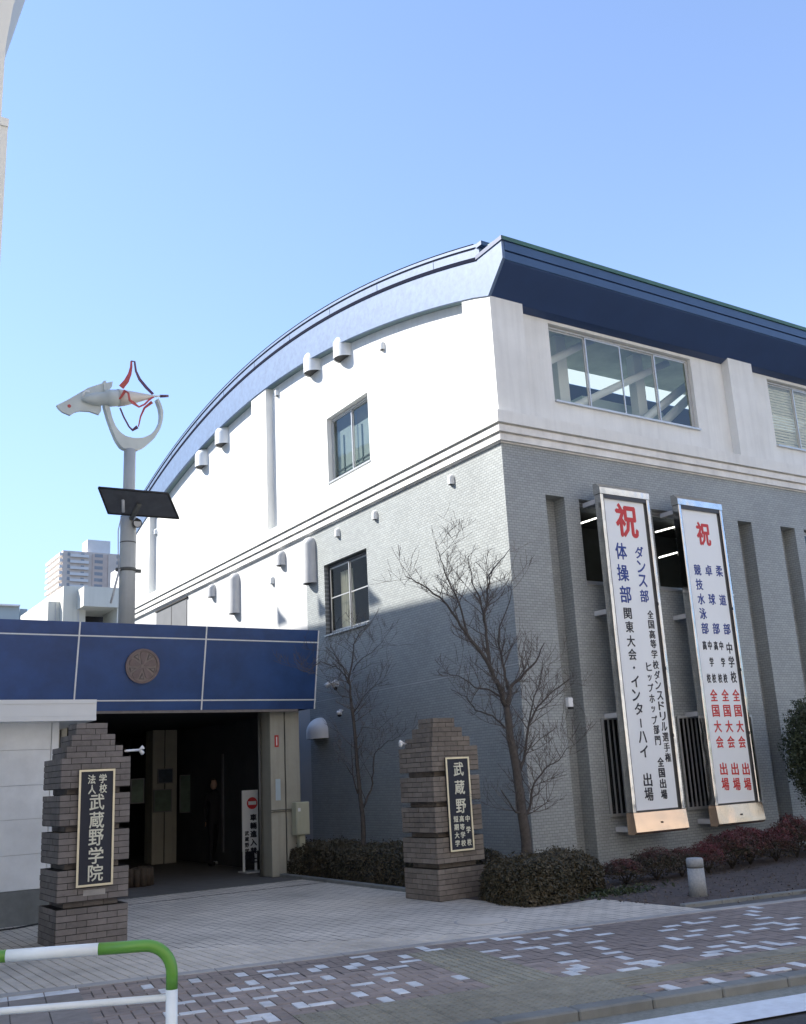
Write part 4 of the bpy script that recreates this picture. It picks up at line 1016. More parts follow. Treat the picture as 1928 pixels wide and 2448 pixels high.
# emblem
ec = PY(340.5, 1592, 16.62); n_ = Vector((0, -(zt-zb), -(YBt-YT))).normalized(); uu = Vector((1, 0, 0)); vv = n_.cross(uu) * -1
vv = vv if vv.z > 0 else -vv
R_ = 0.29
def disc(name, r0, r1, o0, o1, mat, n=40, parent=can):
    bm = bmesh.new(); ring = []
    for (r, o_) in ((r0, o0), (r0, o1), (r1, o1), (r1, o0)):
        ring.append([bm.verts.new(ec + uu*r*cos(2*pi*k/n) + vv*r*sin(2*pi*k/n) + n_*o_) for k in range(n)])
    for a, b in ((0, 1), (1, 2), (2, 3)):
        for k in range(n): bm.faces.new((ring[a][k], ring[a][(k+1) % n], ring[b][(k+1) % n], ring[b][k]))
    fixn(bm); return obj(name, bm, mat, parent)
em = disc('emblem', R_, R_*0.86, -0.02, 0.04, 'emblem'); em['label'] = 'round bronze emblem with five petals'
bm = bmesh.new(); bm.faces.new([bm.verts.new(ec + uu*R_*.87*cos(2*pi*k/40) + vv*R_*.87*sin(2*pi*k/40) + n_*.02) for k in range(40)]); obj('emblem_field', bm, 'emblem_pale', em)
def epoly(pts, o_, mat, name):
    bm = bmesh.new(); prism(bm, [ec + uu*x*R_ + vv*y*R_ + n_*o_ for x, y in pts], -n_*.015); fixn(bm); obj(name, bm, mat, em)
def rot(p, a): return (p[0]*cos(a)-p[1]*sin(a), p[0]*sin(a)+p[1]*cos(a))
for k in range(5):
    a = 2*pi*k/5
    epoly([rot(p, a) for p in ((-.05, .10), (.05, .10), (.20, .62), (.17, .78), (0, .83), (-.17, .78), (-.20, .62))], .034, 'emblem', 'petal')
    a += pi/5
    epoly([rot(p, a) for p in ((0, .38), (.15, .76), (-.15, .76))], .030, 'emblem_line', 'stamen_outline')
    epoly([rot(p, a) for p in ((0, .50), (.085, .71), (-.085, .71))], .036, 'emblem_pale', 'stamen')
# beige columns
def column(pxl, pxr, Yk, z1, d, label, mat='beige', grp='beige columns of the entrance'):
    a = PY(pxl, 1800, Yk).x; b = PY(pxr, 1800, Yk).x
    t = thing('entrance_column', label, 'column', ((a+b)/2, Yk, 0), group=grp)
    m_ = (a+b)/2
    obj('column_half', bevbox((a, Yk, 0), (m_-.012, Yk+d, z1), .008), mat, t); obj('column_half', bevbox((m_+.012, Yk, 0), (b, Yk+d, z1), .008), mat, t)
    obj('column_joint', boxbm((m_-.012, Yk+.02, 0), (m_+.012, Yk+d-.02, z1)), 'rubber', t)
    return t, a, b
tc, ca, cb_ = column(647, 717, 16.95, zb+.01, .5, 'beige double column at the right end of the canopy')
obj('red_label', boxbm((ca+.085, 16.944, 2.22), (ca+.165, 16.949, 2.43)), 'red_label', tc); 
obj('label_print', boxbm((ca+.115, 16.941, 2.25), (ca+.135, 16.9445, 2.40)), 'white_metal', tc)
obj('paper_notice', boxbm((ca+.09, 16.943, 1.29), (ca+.185, 16.949, 1.66)), 'notice', tc)
for k, z in enumerate((1.12, 1.09)): obj('strap', boxbm((ca-.004, 16.93, z), (cb_+.004, 16.948, z+.012)), 'iron', tc)
column(366, 424, 22.5, zb, .5, 'beige double column deep inside the dark passage')
column(128, 160, 17.2, zb, .5, 'beige column partly hidden behind the left brick pillar')
# passage walls
pw = thing('passage_wall', 'dark inner walls of the covered passage behind the canopy', 'wall', (6, 26, 0))
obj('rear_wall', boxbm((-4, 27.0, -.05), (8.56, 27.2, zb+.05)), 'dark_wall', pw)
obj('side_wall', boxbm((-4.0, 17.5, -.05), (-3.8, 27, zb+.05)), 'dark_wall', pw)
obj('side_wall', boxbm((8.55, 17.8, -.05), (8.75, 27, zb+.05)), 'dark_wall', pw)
g_ = PY(534, 1930, 20.6); g2 = PY(607, 1930, 20.6)
obj('shutter_panel', boxbm((g_.x, 20.6, 0.25), (g2.x, 20.68, 2.25)), 'grey_panel', pw, label='grey panel standing in the passage')
for (p, q, Yk, mat, nm, lb, ct) in (((377, 1838), (413, 1872), 22.44, 'poster_dark', 'poster', 'dark square poster on the passage column', 'poster'),
                            ((367, 1888), (410, 1940), 22.45, 'poster', 'poster', 'pale green poster low on the passage column', 'poster'),
                            ((429, 1853), (461, 1942), 22.6, 'poster', 'notice_board', 'green notice board right of the passage column', 'notice board'),
                            ((312, 1862), (344, 1920), 21.5, 'poster', 'notice_board', 'dark green framed board right of the left brick pillar', 'notice board')):
    A = PY(*p, Yk); B = PY(*q, Yk)
    t = thing(nm, lb, ct, ((A.x+B.x)/2, Yk, B.z))
    obj('sheet', boxbm((A.x+.02, Yk-.03, B.z+.02), (B.x-.02, Yk-.01, A.z-.02)), mat, t)
    bm = bmesh.new()
    for (a, b, c, d) in ((A.x, A.x+.02, B.z, A.z), (B.x-.02, B.x, B.z, A.z), (A.x+.02, B.x-.02, B.z, B.z+.02), (A.x+.02, B.x-.02, A.z-.02, A.z)): box(bm, (a, Yk-.035, c), (b, Yk-.005, d))
    obj('frame', bm, 'grey_panel', t)
bm = bmesh.new(); pz_ = PY(622, 1900, 17.3); tube(bm, [(pz_.x, 17.3, 0), (pz_.x, 17.3, zb)], .025, 8); obj('downpipe', bm, 'iron', label='thin vertical pipe left of the beige entrance column', cat='pipe')
# utility box on post
a = PY(708, 1918, 16.7); b = PY(742, 1995, 16.7)
t = thing('utility_box', 'beige metal utility box on a short post beside the entrance column', 'utility box', ((a.x+b.x)/2, 16.8, 0))
obj('cabinet', bevbox((a.x, 16.7, b.z), (b.x, 16.88, a.z), .01), 'beige_box', t)
obj('door', boxbm((a.x+.015, 16.685, b.z+.02), (b.x-.015, 16.699, a.z-.02)), 'beige_box', t)
obj('post', boxbm(((a.x+b.x)/2-.05, 16.75, 0), ((a.x+b.x)/2+.06, 16.85, b.z)), 'beige_box', t)
obj('sticker', boxbm((a.x+.03, 16.681, a.z-.16), (a.x+.08, 16.684, a.z-.10)), 'white_metal', t)
# no-entry sign board
Yk = 18.3; a = PY(578, 1890, Yk); b = PY(617, 2033, Yk)
zt_ = a.z; zb_ = b.z
t = thing('sign_board', 'white standing board with a red no-entry roundel in the passage', 'sign', ((a.x+b.x)/2, Yk, 0))
obj('board', boxbm((a.x, Yk-.03, zb_), (b.x, Yk, zt_)), 'white_metal', t)
for x in (a.x+.02, b.x-.06): obj('leg', boxbm((x, Yk, 0.0), (x+.04, Yk+.03, zt_)), 'white_metal', t)
obj('base', boxbm((a.x, Yk-.2, 0), (b.x+.05, Yk+.2, .03)), 'vent', t)
cx_ = (a.x+b.x)/2+.06; bw = b.x-a.x; bm = bmesh.new(); tube(bm, [(cx_-.02, Yk-.031, zt_-.24), (cx_-.02, Yk-.036, zt_-.24)], bw*.34, 24); ro = obj('roundel', bm, 'ink_red', t)
obj('roundel_bar', boxbm((cx_-.02-bw*.25, Yk-.041, zt_-.27), (cx_-.02+bw*.25, Yk-.0365, zt_-.205)), 'white_metal', ro)
for i, ch in enumerate('車輛進入禁止'): glyph(ch, cx_+.0, zt_-.50-i*.15, bw*.42, .125, Yk-.034, 'ink_black', t, .04)
for i, ch in enumerate('武蔵野学院'): glyph(ch, a.x+.085, zt_-.78-i*.105, .085, .085, Yk-.034, 'ink_black', t, .03)
# cut log stand right behind left pillar
lg = PZ(336, 2120)
t = thing('log_stand', 'round wooden log stand on the ground right of the left pillar', 'log stand', (lg.x, lg.y+.1, 0))
for k in range(14):
    a = 2*pi*k/14; bm = bmesh.new(); r = 0.25
    tube(bm, [(lg.x+cos(a)*r, lg.y+.25+sin(a)*r, 0), (lg.x+cos(a)*r, lg.y+.25+sin(a)*r, .29+random.uniform(-.01, .01))], .058, 7); obj('stave', bm, 'wood', t)
bm = bmesh.new(); cyl(bm, (lg.x, lg.y+.25, 0), .24, .27, 16); obj('top', bm, 'wood', t)

# ------------------------------------------------------------------ white guard house at the left
gh = thing('guard_house', 'white clad gate house with a deep flat eave behind the left pillar', 'building', (2.5, 14.6, 0))
GY = 14.25; gx = PY(134, 1960, GY).x; XL2 = -3.0
zs = [PY(60, y, GY).z for y in (1793, 1877.6, 1958.6, 2043, 2127.6)]
ztop = PY(60, 1722, GY).z
lv = [ztop+.02] + zs
xs_ = [XL2, -1.2, 0.6, gx-.10]
for i in range(len(lv)-1):
    for j in range(3):
        obj('wall_panel', boxbm((xs_[j]+.002, GY, lv[i+1]+.0025), (xs_[j+1]-.002, GY+.03, lv[i]-.0025)), 'panel_white', gh)
obj('corner_post', bevbox((gx-.095, GY-.012, 0.3), (gx, GY+.1, ztop+.02), .006), 'panel_white', gh)
obj('core_wall', boxbm((XL2, GY+.028, 0), (gx-.03, GY+2.4, ztop+.0)), 'vent', gh)
obj('plinth', boxbm((XL2, GY-.01, 0), (gx+.0, GY+.2, zs[-1]-.004)), 'kerb', gh, label='grey concrete plinth')
ea, eb = PY(231, 1672, 13.95), PY(231, 1722, 13.95)
obj('eave_box', boxbm((XL2, 13.97, eb.z), (eb.x-.002, GY+2.7, ea.z-.002)), 'white_metal', gh)
h_ = ea.z-eb.z
for (p, q) in ((0.0, .2), (.215, .79), (.805, 1.0)):
    obj('eave_trim', boxbm((XL2, 13.955 if q-p < .3 else 13.962, eb.z+h_*p), (eb.x, 13.969, eb.z+h_*q)), 'white_metal', gh)
bm = bmesh.new(); tube(bm, [(2.4, GY-.15, .01), (2.75, GY-.32, .01), (3.0, GY-.3, .01), (3.5, GY-.05, .012)], .012, 6); obj('hose', bm, 'rubber', label='thin black hose lying on the paving before the gate house', cat='hose')

# ------------------------------------------------------------------ tall building at the left edge, it shades the plaza
LB = thing('neighbour_building', 'pale tall building with stepped cornice at the left edge', 'building', (1.6, 9, 0))
r1 = ray(20, 296); k1 = Vector((r1.x, r1.y)).normalized()
def lb(D): return Vector((k1.x*D, k1.y*D))
c0 = lb(8.2)
obj('lower_wall', boxbm((-9, c0.y, -.1), (c0.x, 41, 7.22)), 'left_bld', LB)
obj('cornice', boxbm((-9, c0.y-.012, 7.22), (c0.x+.003, 41, 7.30)), 'left_bld', LB)
bm = bmesh.new(); prof = [(c0.x-.055, 7.30), (c0.x-.055, 8.0), (c0.x-.05, 8.1), (c0.x-.01, 8.5), (c0.x+.10, 9.0), (c0.x+.3, 9.6)]
prism(bm, [(x, c0.y+.02, z) for x, z in prof] + [(-9, c0.y+.02, 9.6), (-9, c0.y+.02, 7.30)], (0, 41-c0.y, 0)); fixn(bm); obj('upper_wall', bm, 'left_bld', LB)
bm = bmesh.new(); DXs = XC-(c0.x+.3)
ZA = lambda y: 4.72 + 0.06*(y-.88*DXs-12.4) + 1.08*DXs
a = [bm.verts.new(p) for p in ((c0.x+.3, c0.y+.02, 9.6), (c0.x+.3, 41, 9.6), (c0.x+.3, 41, ZA(33)), (c0.x+.3, c0.y+.02, ZA(c0.y)))]
b = [bm.verts.new((-9, v.co.y, v.co.z)) for v in a]
bm.faces.new(a); bm.faces.new(b[::-1])
for q in range(4): bm.faces.new((a[q], b[q], b[(q+1) % 4], a[(q+1) % 4]))
fixn(bm); obj('eave', bm, 'left_bld', LB)
for yw in (17.0, 19.1, 21.15):
    y = yw + .88*DXs; zz = ZA(y)
    bm = bmesh.new(); prism(bm, [(c0.x+.2, y, zz-.05), (c0.x+.2, y, zz+.42), (c0.x+.2, y-.12, zz+.25), (c0.x+.2, y-.5, zz-.02)], (.06, 0, 0)); fixn(bm); obj('roof_fin', bm, 'left_bld', LB)

# ------------------------------------------------------------------ sunlit buildings across the street, behind the camera
def across(u0, u1, v, h, mat, label, cols):
    p = S((u0+u1)/2, v); t = thing('street_building', label, 'building', (p.x, p.y, 0))
    obj('wall', boxbm((u0, v-8, -.1), (u1, v, h), MS), mat, t)
    obj('parapet', boxbm((u0-.05, v-.2, h), (u1+.05, v+.12, h+.35), MS), 'white_trim', t)
    n = cols; w = (u1-u0)/n
    for fl in range(int(h/3.1)):
        for k in range(n):
            a = u0+(k+.25)*w; z = .9+fl*3.1
            f = obj('window', boxbm((a, v+.003, z), (a+w*.5, v+.05, z+1.5), MS), 'alu', t)
            obj('pane', boxbm((a+.06, v+.051, z+.06), (a+w*.5-.06, v+.056, z+1.44), MS), 'apt_dark', f)
across(-26, -4, -15.5, 17.5, 'cream_wall', 'cream apartment house across the street, out of frame', 5)
across(-3.8, 14.5, -15.2, 21.5, 'peach_wall', 'peach rendered block across the street, out of frame', 5)
across(14.8, 44, -15.6, 18.0, 'cream_wall', 'cream long building across the street, out of frame', 6)
bm = bmesh.new(); box(bm, (-40, -15.0, -.15), (60, -11.6, .02), M=MS); obj('far_sidewalk', bm, 'pale_concrete', kind='structure')

# ------------------------------------------------------------------ pole with wind-powered monument and solar panel
YP = 17.3
pb = PY(303, 1478, YP); pt = PY(311.5, 1077, YP)
mon = thing('monument_pole', 'tall grey pole carrying a horse-head wind vane sculpture', 'sculpture', (pb.x, YP, 0))
zj = PY(308, 1235, YP).z
bm = bmesh.new(); tube(bm, [(pb.x, YP, zt-.05), (pb.x, YP, zj)], .142, 24); obj('pole', bm, 'pole', mon)
bm = bmesh.new(); tube(bm, [(pb.x, YP, zj), (pb.x, YP, zj+.1), (pb.x, YP, PY(311, 1075, YP).z)], [.112, .108, .105], 24); obj('pole_upper', bm, 'pole', mon)
bm = bmesh.new(); tube(bm, [(pb.x, YP, PY(308, 1298, YP).z-.01), (pb.x, YP, PY(308, 1298, YP).z+.01)], .144, 24); obj('pole_joint', bm, 'iron', mon)
zz = PY(308, 1363, YP).z; bm = bmesh.new(); tube(bm, [(pb.x, YP, zz-.03), (pb.x, YP, zz+.03)], .15, 24); obj('strap', bm, 'iron', mon)
bm = bmesh.new(); box(bm, (pb.x-.2, YP+.0, zz-.03), (pb.x+.25, YP+.05, zz+.03)); obj('strap_arm', bm, 'iron', mon)
bm = bmesh.new(); cpts = [(pb.x-.15, YP-.05, PY(290, 1240, YP).z), (pb.x-.19, YP-.03, PY(290, 1270, YP).z), (pb.x-.175, YP-.02, PY(292, 1340, YP).z), (pb.x-.16, YP, zz)]
tube(bm, cpts, .01, 5); obj('cable', bm, 'vent', mon)
bm = bmesh.new(); tube(bm, [(pb.x-.155, YP-.05, zz), (pb.x-.30, YP-.05, zz-.62)], .02, 5); obj('stay', bm, 'vent', mon)
# sculpture in its own plane (x along the wind axis), real thickness
ZS = lambda x, y: PY(100+x*350/1708, 840+y*350/1708, YP)
def sc(pts, th, y0=None):
    o_ = [ZS(*p) for p in pts]; y0 = YP if y0 is None else y0
    return fixn(prism(bmesh.new(), [(p.x, y0-th/2, p.z) for p in o_], (0, th, 0)))
obj('vane_head', sc([(170, 635), (300, 570), (420, 500), (540, 430), (680, 385), (825, 358), (815, 420), (770, 470), (740, 490), (640, 560), (690, 640), (690, 700), (665, 742), (560, 705), (450, 698), (390, 712), (330, 750), (240, 712), (195, 672)], .06), 'sculpt', mon, label='white horse-head shaped vane')
bm = bmesh.new(); q = ZS(317, 645); tube(bm, [(q.x, YP-.031, q.z), (q.x, YP-.038, q.z)], .036, 5); obj('vane_crest', bm, 'sculpt_red', mon)
bm = sc([(712, 360), (740, 355), (740, 490), (715, 490)], .14); obj('vane_clamp', bm, 'sculpt', mon)
# nacelle
A = [ZS(465, 575), ZS(520, 570), ZS(600, 570), ZS(740, 565), ZS(745, 560), ZS(900, 555)]
bm = bmesh.new(); tube(bm, [(p.x, YP-.06, p.z) for p in A], [.02, .08, .115, .13, .16, .155], 18); obj('nacelle', bm, 'sculpt', mon)
bm = bmesh.new(); A = [ZS(450, 570), ZS(470, 500), ZS(530, 505)]
tube(bm, [(p.x, YP-.17, p.z) for p in A], .02, 6); obj('nacelle_trim', bm, 'white_metal', mon)
A = [ZS(880, 555), ZS(950, 555), ZS(1100, 550), ZS(1300, 540)]
bm = bmesh.new(); tube(bm, [(p.x, YP-.06, p.z) for p in A], [.165, .15, .10, .025], 18); obj('rotor_cone', bm, 'sculpt_cream', mon)
A = [ZS(1290, 535), ZS(1370, 535)]; bm = bmesh.new(); tube(bm, [(p.x, YP-.06, p.z) for p in A], .02, 8); obj('axle', bm, 'white_metal', mon)
A = [ZS(1370, 535), ZS(1465, 533)]; bm = bmesh.new(); tube(bm, [(p.x, YP-.06, p.z) for p in A], [.03, .025], 8); obj('axle_tip', bm, 'sculpt_blue', mon)
def ribbon(name, pts, wid, mat, ys, nrm=(0, 1, 0), th=.012):
    """band of real thickness along the points; ys = depth of every point"""
    P = [Vector((ZS(*p).x, y, ZS(*p).z)) for p, y in zip(pts, ys)]
    bm = bmesh.new(); prev = None; n = len(P)
    for i, p in enumerate(P):
        t_ = (P[min(i+1, n-1)]-P[max(i-1, 0)]).normalized(); w = wid[i] if isinstance(wid, (list, tuple)) else wid
        wd = Vector(nrm).cross(t_).normalized(); nn = t_.cross(wd).normalized()
        c = [bm.verts.new(p+wd*w/2+nn*th/2), bm.verts.new(p-wd*w/2+nn*th/2), bm.verts.new(p-wd*w/2-nn*th/2), bm.verts.new(p+wd*w/2-nn*th/2)]
        if prev:
            for k in range(4): bm.faces.new((prev[k], prev[(k+1) % 4], c[(k+1) % 4], c[k]))
        else: bm.faces.new(c[::-1])
        prev = c
    bm.faces.new(prev); fixn(bm); return obj(name, bm, mat, mon)
ribbon('rotor_blade', [(905, 445), (960, 380), (1005, 290), (1030, 200), (1035, 130)], [.10, .09, .065, .045, .035], 'sculpt_red', [YP-.12, YP-.15, YP-.12, YP-.08, YP-.06])
ribbon('rotor_blade', [(1035, 128), (1075, 130), (1100, 230), (1150, 320), (1220, 420), (1290, 510)], [.03, .035, .04, .055, .06, .05], 'sculpt_blue', [YP-.06, YP-.05, YP, YP+.03, YP, YP-.05])
ribbon('rotor_blade', [(870, 600), (920, 520), (945, 560), (960, 640), (1010, 670), (1080, 705), (1160, 660), (1230, 590), (1290, 545)], [.03, .06, .035, .04, .06, .035, .035, .035, .035], 'sculpt_red', [YP-.2, YP-.28, YP-.34, YP-.34, YP-.32, YP-.28, YP-.2, YP-.12, YP-.08])
ribbon('rotor_blade', [(925, 650), (990, 740), (1060, 840), (1100, 880), (1150, 850)], [.03, .03, .03, .05, .07], 'sculpt_blue', [YP+.05, YP+.15, YP+.2, YP+.2, YP+.15])
ribbon('rotor_blade', [(1160, 850), (1175, 740), (1210, 650), (1290, 590)], [.02, .03, .04, .06], 'sculpt_red', [YP+.15, YP+.1, YP+.05, YP])
# cradle
outer = [(718, 630), (760, 780), (810, 920), (860, 1040), (910, 1115), (950, 1145), (1040, 1160), (1110, 1160), (1200, 1120), (1300, 1030), (1370, 920), (1400, 820), (1408, 720), (1380, 620), (1350, 560)]
inner = [(1330, 570), (1365, 660), (1378, 740), (1370, 830), (1330, 910), (1260, 980), (1170, 1020), (1070, 1025), (970, 1000), (900, 950), (850, 880), (810, 780), (775, 630)]
bm = bmesh.new(); O_ = outer; I_ = inner[::-1]
def resample(L, n):
    P = [Vector(p) for p in L]; d = [0]
    for a, b in zip(P, P[1:]): d.append(d[-1]+(b-a).length)
    out = []
    for i in range(n+1):
        s = d[-1]*i/n; k = max(j for j in range(len(d)) if d[j] <= s+1e-6); k = min(k, len(P)-2)
        f_ = (s-d[k])/(d[k+1]-d[k]); out.append(P[k].lerp(P[k+1], min(1, f_)))
    return out
RO = resample(O_, 36); RI = resample(I_, 36); prev = None
for a, b in zip(RO, RI):
    A, B = ZS(*a), ZS(*b)
    c = [bm.verts.new((A.x, YP-.07, A.z)), bm.verts.new((A.x, YP+.07, A.z)), bm.verts.new((B.x, YP+.07, B.z)), bm.verts.new((B.x, YP-.07, B.z))]
    if prev:
        for k in range(4): bm.faces.new((prev[k], prev[(k+1) % 4], c[(k+1) % 4], c[k]))
    else: bm.faces.new(c[::-1])
    prev = c
bm.faces.new(prev); fixn(bm); obj('cradle', bm, 'sculpt', mon)
# solar panel
ya, yb2 = 16.55, 17.08
q = [ZS(665, 1590), ZS(1475, 1660), ZS(1600, 1950), ZS(780, 1890)]
def PYz(x, y, k): return PY(100+x*350/1708, 840+y*350/1708, k)
q = [PYz(665, 1590, ya), PYz(1475, 1660, ya), PYz(1600, 1950, yb2), PYz(780, 1890, yb2)]
sp = thing('solar_panel', 'tilted dark solar panel bracketed to the monument pole', 'solar panel', (pb.x, YP, 6.3))
nn = (q[1]-q[0]).cross(q[3]-q[0]).normalized(); nn = nn if nn.z > 0 else -nn
bm = bmesh.new(); prism(bm, q, nn*.012); fixn(bm); obj('backsheet', bm, 'panel_back', sp)
bm = bmesh.new(); prism(bm, [p+nn*.013 for p in q], nn*.02); fixn(bm); obj('cells', bm, 'solar', sp)
for i in range(4):
    a, b = q[i], q[(i+1) % 4]; bm = bmesh.new(); tube(bm, [a, b], .02, 4); obj('panel_frame', bm, 'rubber', sp)
m1 = PYz(945, 1720, 16.7); m2 = PYz(950, 1860, 16.85); bm = bmesh.new(); tube(bm, [m1-nn*.03, m2-nn*.03], .03, 4); obj('bracket', bm, 'vent', sp)
ar = (q[0]+q[1]+q[2]+q[3])/4; bm = bmesh.new(); tube(bm, [Vector((pb.x, YP-.0, ar.z-.25)), ar-nn*.02], .045, 6); obj('bracket', bm, 'iron', sp)
t = thing('floodlight', 'small dark round floodlight under the solar panel', 'lamp', PY(330, 1250, 17.1))
p = PY(330, 1250, 17.1); bm = bmesh.new(); tube(bm, [(p.x, 17.25, p.z+.02), (p.x, 17.12, p.z)], [.05, .085], 14); obj('lamp_body', bm, 'rubber', t)
bm = bmesh.new(); tube(bm, [(p.x, 17.12, p.z), (p.x, 17.115, p.z)], .07, 14); obj('lens', bm, 'vent', t)
bm = bmesh.new(); box(bm, (p.x-.16, 17.2, p.z+.09), (p.x+.04, 17.26, p.z+.12)); obj('bracket', bm, 'iron', t)

# ------------------------------------------------------------------ bollard and guard rail
b0 = PZ(1671, 2143)
t = thing('stone_bollard', 'short round pale stone bollard on the soil strip', 'bollard', (b0.x, b0.y, 0))
bm = bmesh.new(); tube(bm, [(b0.x, b0.y, 0), (b0.x, b0.y, .33)], [.108, .100], 24); obj('shaft', bm, 'granite', t)
bm = bmesh.new(); tube(bm, [(b0.x, b0.y, .33), (b0.x, b0.y, .345)], [.094, .094], 24); obj('groove', bm, 'iron', t)
bm = bmesh.new(); tube(bm, [(b0.x, b0.y, .345), (b0.x, b0.y, .43), (b0.x, b0.y, .445)], [.103, .103, .09], 24); obj('cap', bm, 'granite', t)
ZR = 0.70
A = PZ(-420, 2318, ZR); B = PZ(330, 2262, ZR)
d_ = (B-A).normalized(); post = PZ(417, 2400, ZR*.62); 
rp_ = 0.035
pe = Vector((B.x, B.y, 0)) + Vector((d_.x, d_.y, 0))*0.20
gr = thing('guard_rail', 'green and white pipe guard rail at the left by the road', 'guard rail', (pe.x, pe.y, 0))
def on(x, z=ZR): return PZ(x, 2262, ZR)
def at(s): return A + (B-A)*s
L_ = (B-A).length
w0 = PZ(6, 2292, ZR); w1 = PZ(243, 2262, ZR); s0 = (w0-A).dot(d_); s1 = (w1-A).dot(d_)
for (a, b, mt, k) in ((0, s0-.6, 'rail_white', 0), (s0-.6, s0, 'rail_green', 0), (s0, s1, 'rail_white', 0)):
    bm = bmesh.new(); tube(bm, [A+d_*a, A+d_*b], rp_, 20); obj('top_rail', bm, mt, gr)
R = 0.16
bend = [A+d_*s1, Vector((pe.x, pe.y, ZR)) - d_*R]
for i in range(1, 9):
    a = pi/2*i/8; bend.append(Vector((pe.x, pe.y, ZR)) - d_*R + d_*R*sin(a) - Vector((0, 0, R*(1-cos(a)))))
bend.append(Vector((pe.x, pe.y, ZR-R-.09)))
bm = bmesh.new(); tube(bm, bend, rp_, 20); obj('top_rail', bm, 'rail_green', gr, label='green bend of the top rail')
bm = bmesh.new(); tube(bm, [(pe.x, pe.y, ZR-R-.09), (pe.x, pe.y, -.02)], rp_, 20); obj('post', bm, 'rail_white', gr)
for s in (0.0,):
    p = A+d_*0.2; bm = bmesh.new(); tube(bm, [(p.x, p.y, ZR-.02), (p.x, p.y, -.02)], rp_, 16); obj('post', bm, 'rail_white', gr)
for z in (0.405, 0.13):
    bm = bmesh.new(); tube(bm, [(A.x, A.y, z), (pe.x, pe.y, z)], .021, 14); obj('mid_rail', bm, 'rail_white', gr)

# ------------------------------------------------------------------ planting
def leaf_cloud(n, gen, size, seed=0, core=None):
    rnd = random.Random(seed); verts = []; faces = []
    for i in range(n):
        p, nrm = gen(rnd)
        s = size*rnd.uniform(.6, 1.4)
        d = (nrm*1.0 + Vector((rnd.uniform(-1, 1), rnd.uniform(-1, 1), rnd.uniform(-1, 1)))*1.1).normalized()
        a = d.orthogonal().normalized(); ang = rnd.uniform(0, 6.28); b = d.cross(a)
        u_ = a*cos(ang)+b*sin(ang); w_ = d.cross(u_)
        k = len(verts); verts += [p-u_*s, p+w_*s*.45+d*s*.12, p+u_*s, p-w_*s*.45+d*s*.12]; faces.append((k, k+1, k+2, k+3))
    return verts, faces
def leaf_obj(name, verts, faces, mat, parent=None, **kw):
    me = bpy.data.meshes.new(name); me.from_pydata([tuple(v) for v in verts], [], faces); me.materials.append(MAT[mat]); me.update()
    o = obj(name, me, None, parent, **kw); return o
def blob(r, seed, sq=(1, 1, 1), sub=3, amp=.18, freq=2.5):
    bm = bmesh.new(); bmesh.ops.create_icosphere(bm, subdivisions=sub, radius=1)
    for v in bm.verts:
        d = v.co.normalized(); k = 1+amp*noise.noise(d*freq+Vector((seed, seed*2, 0)))
        v.co = Vector((d.x*sq[0]*r*k, d.y*sq[1]*r*k, d.z*sq[2]*r*k))
    return bm
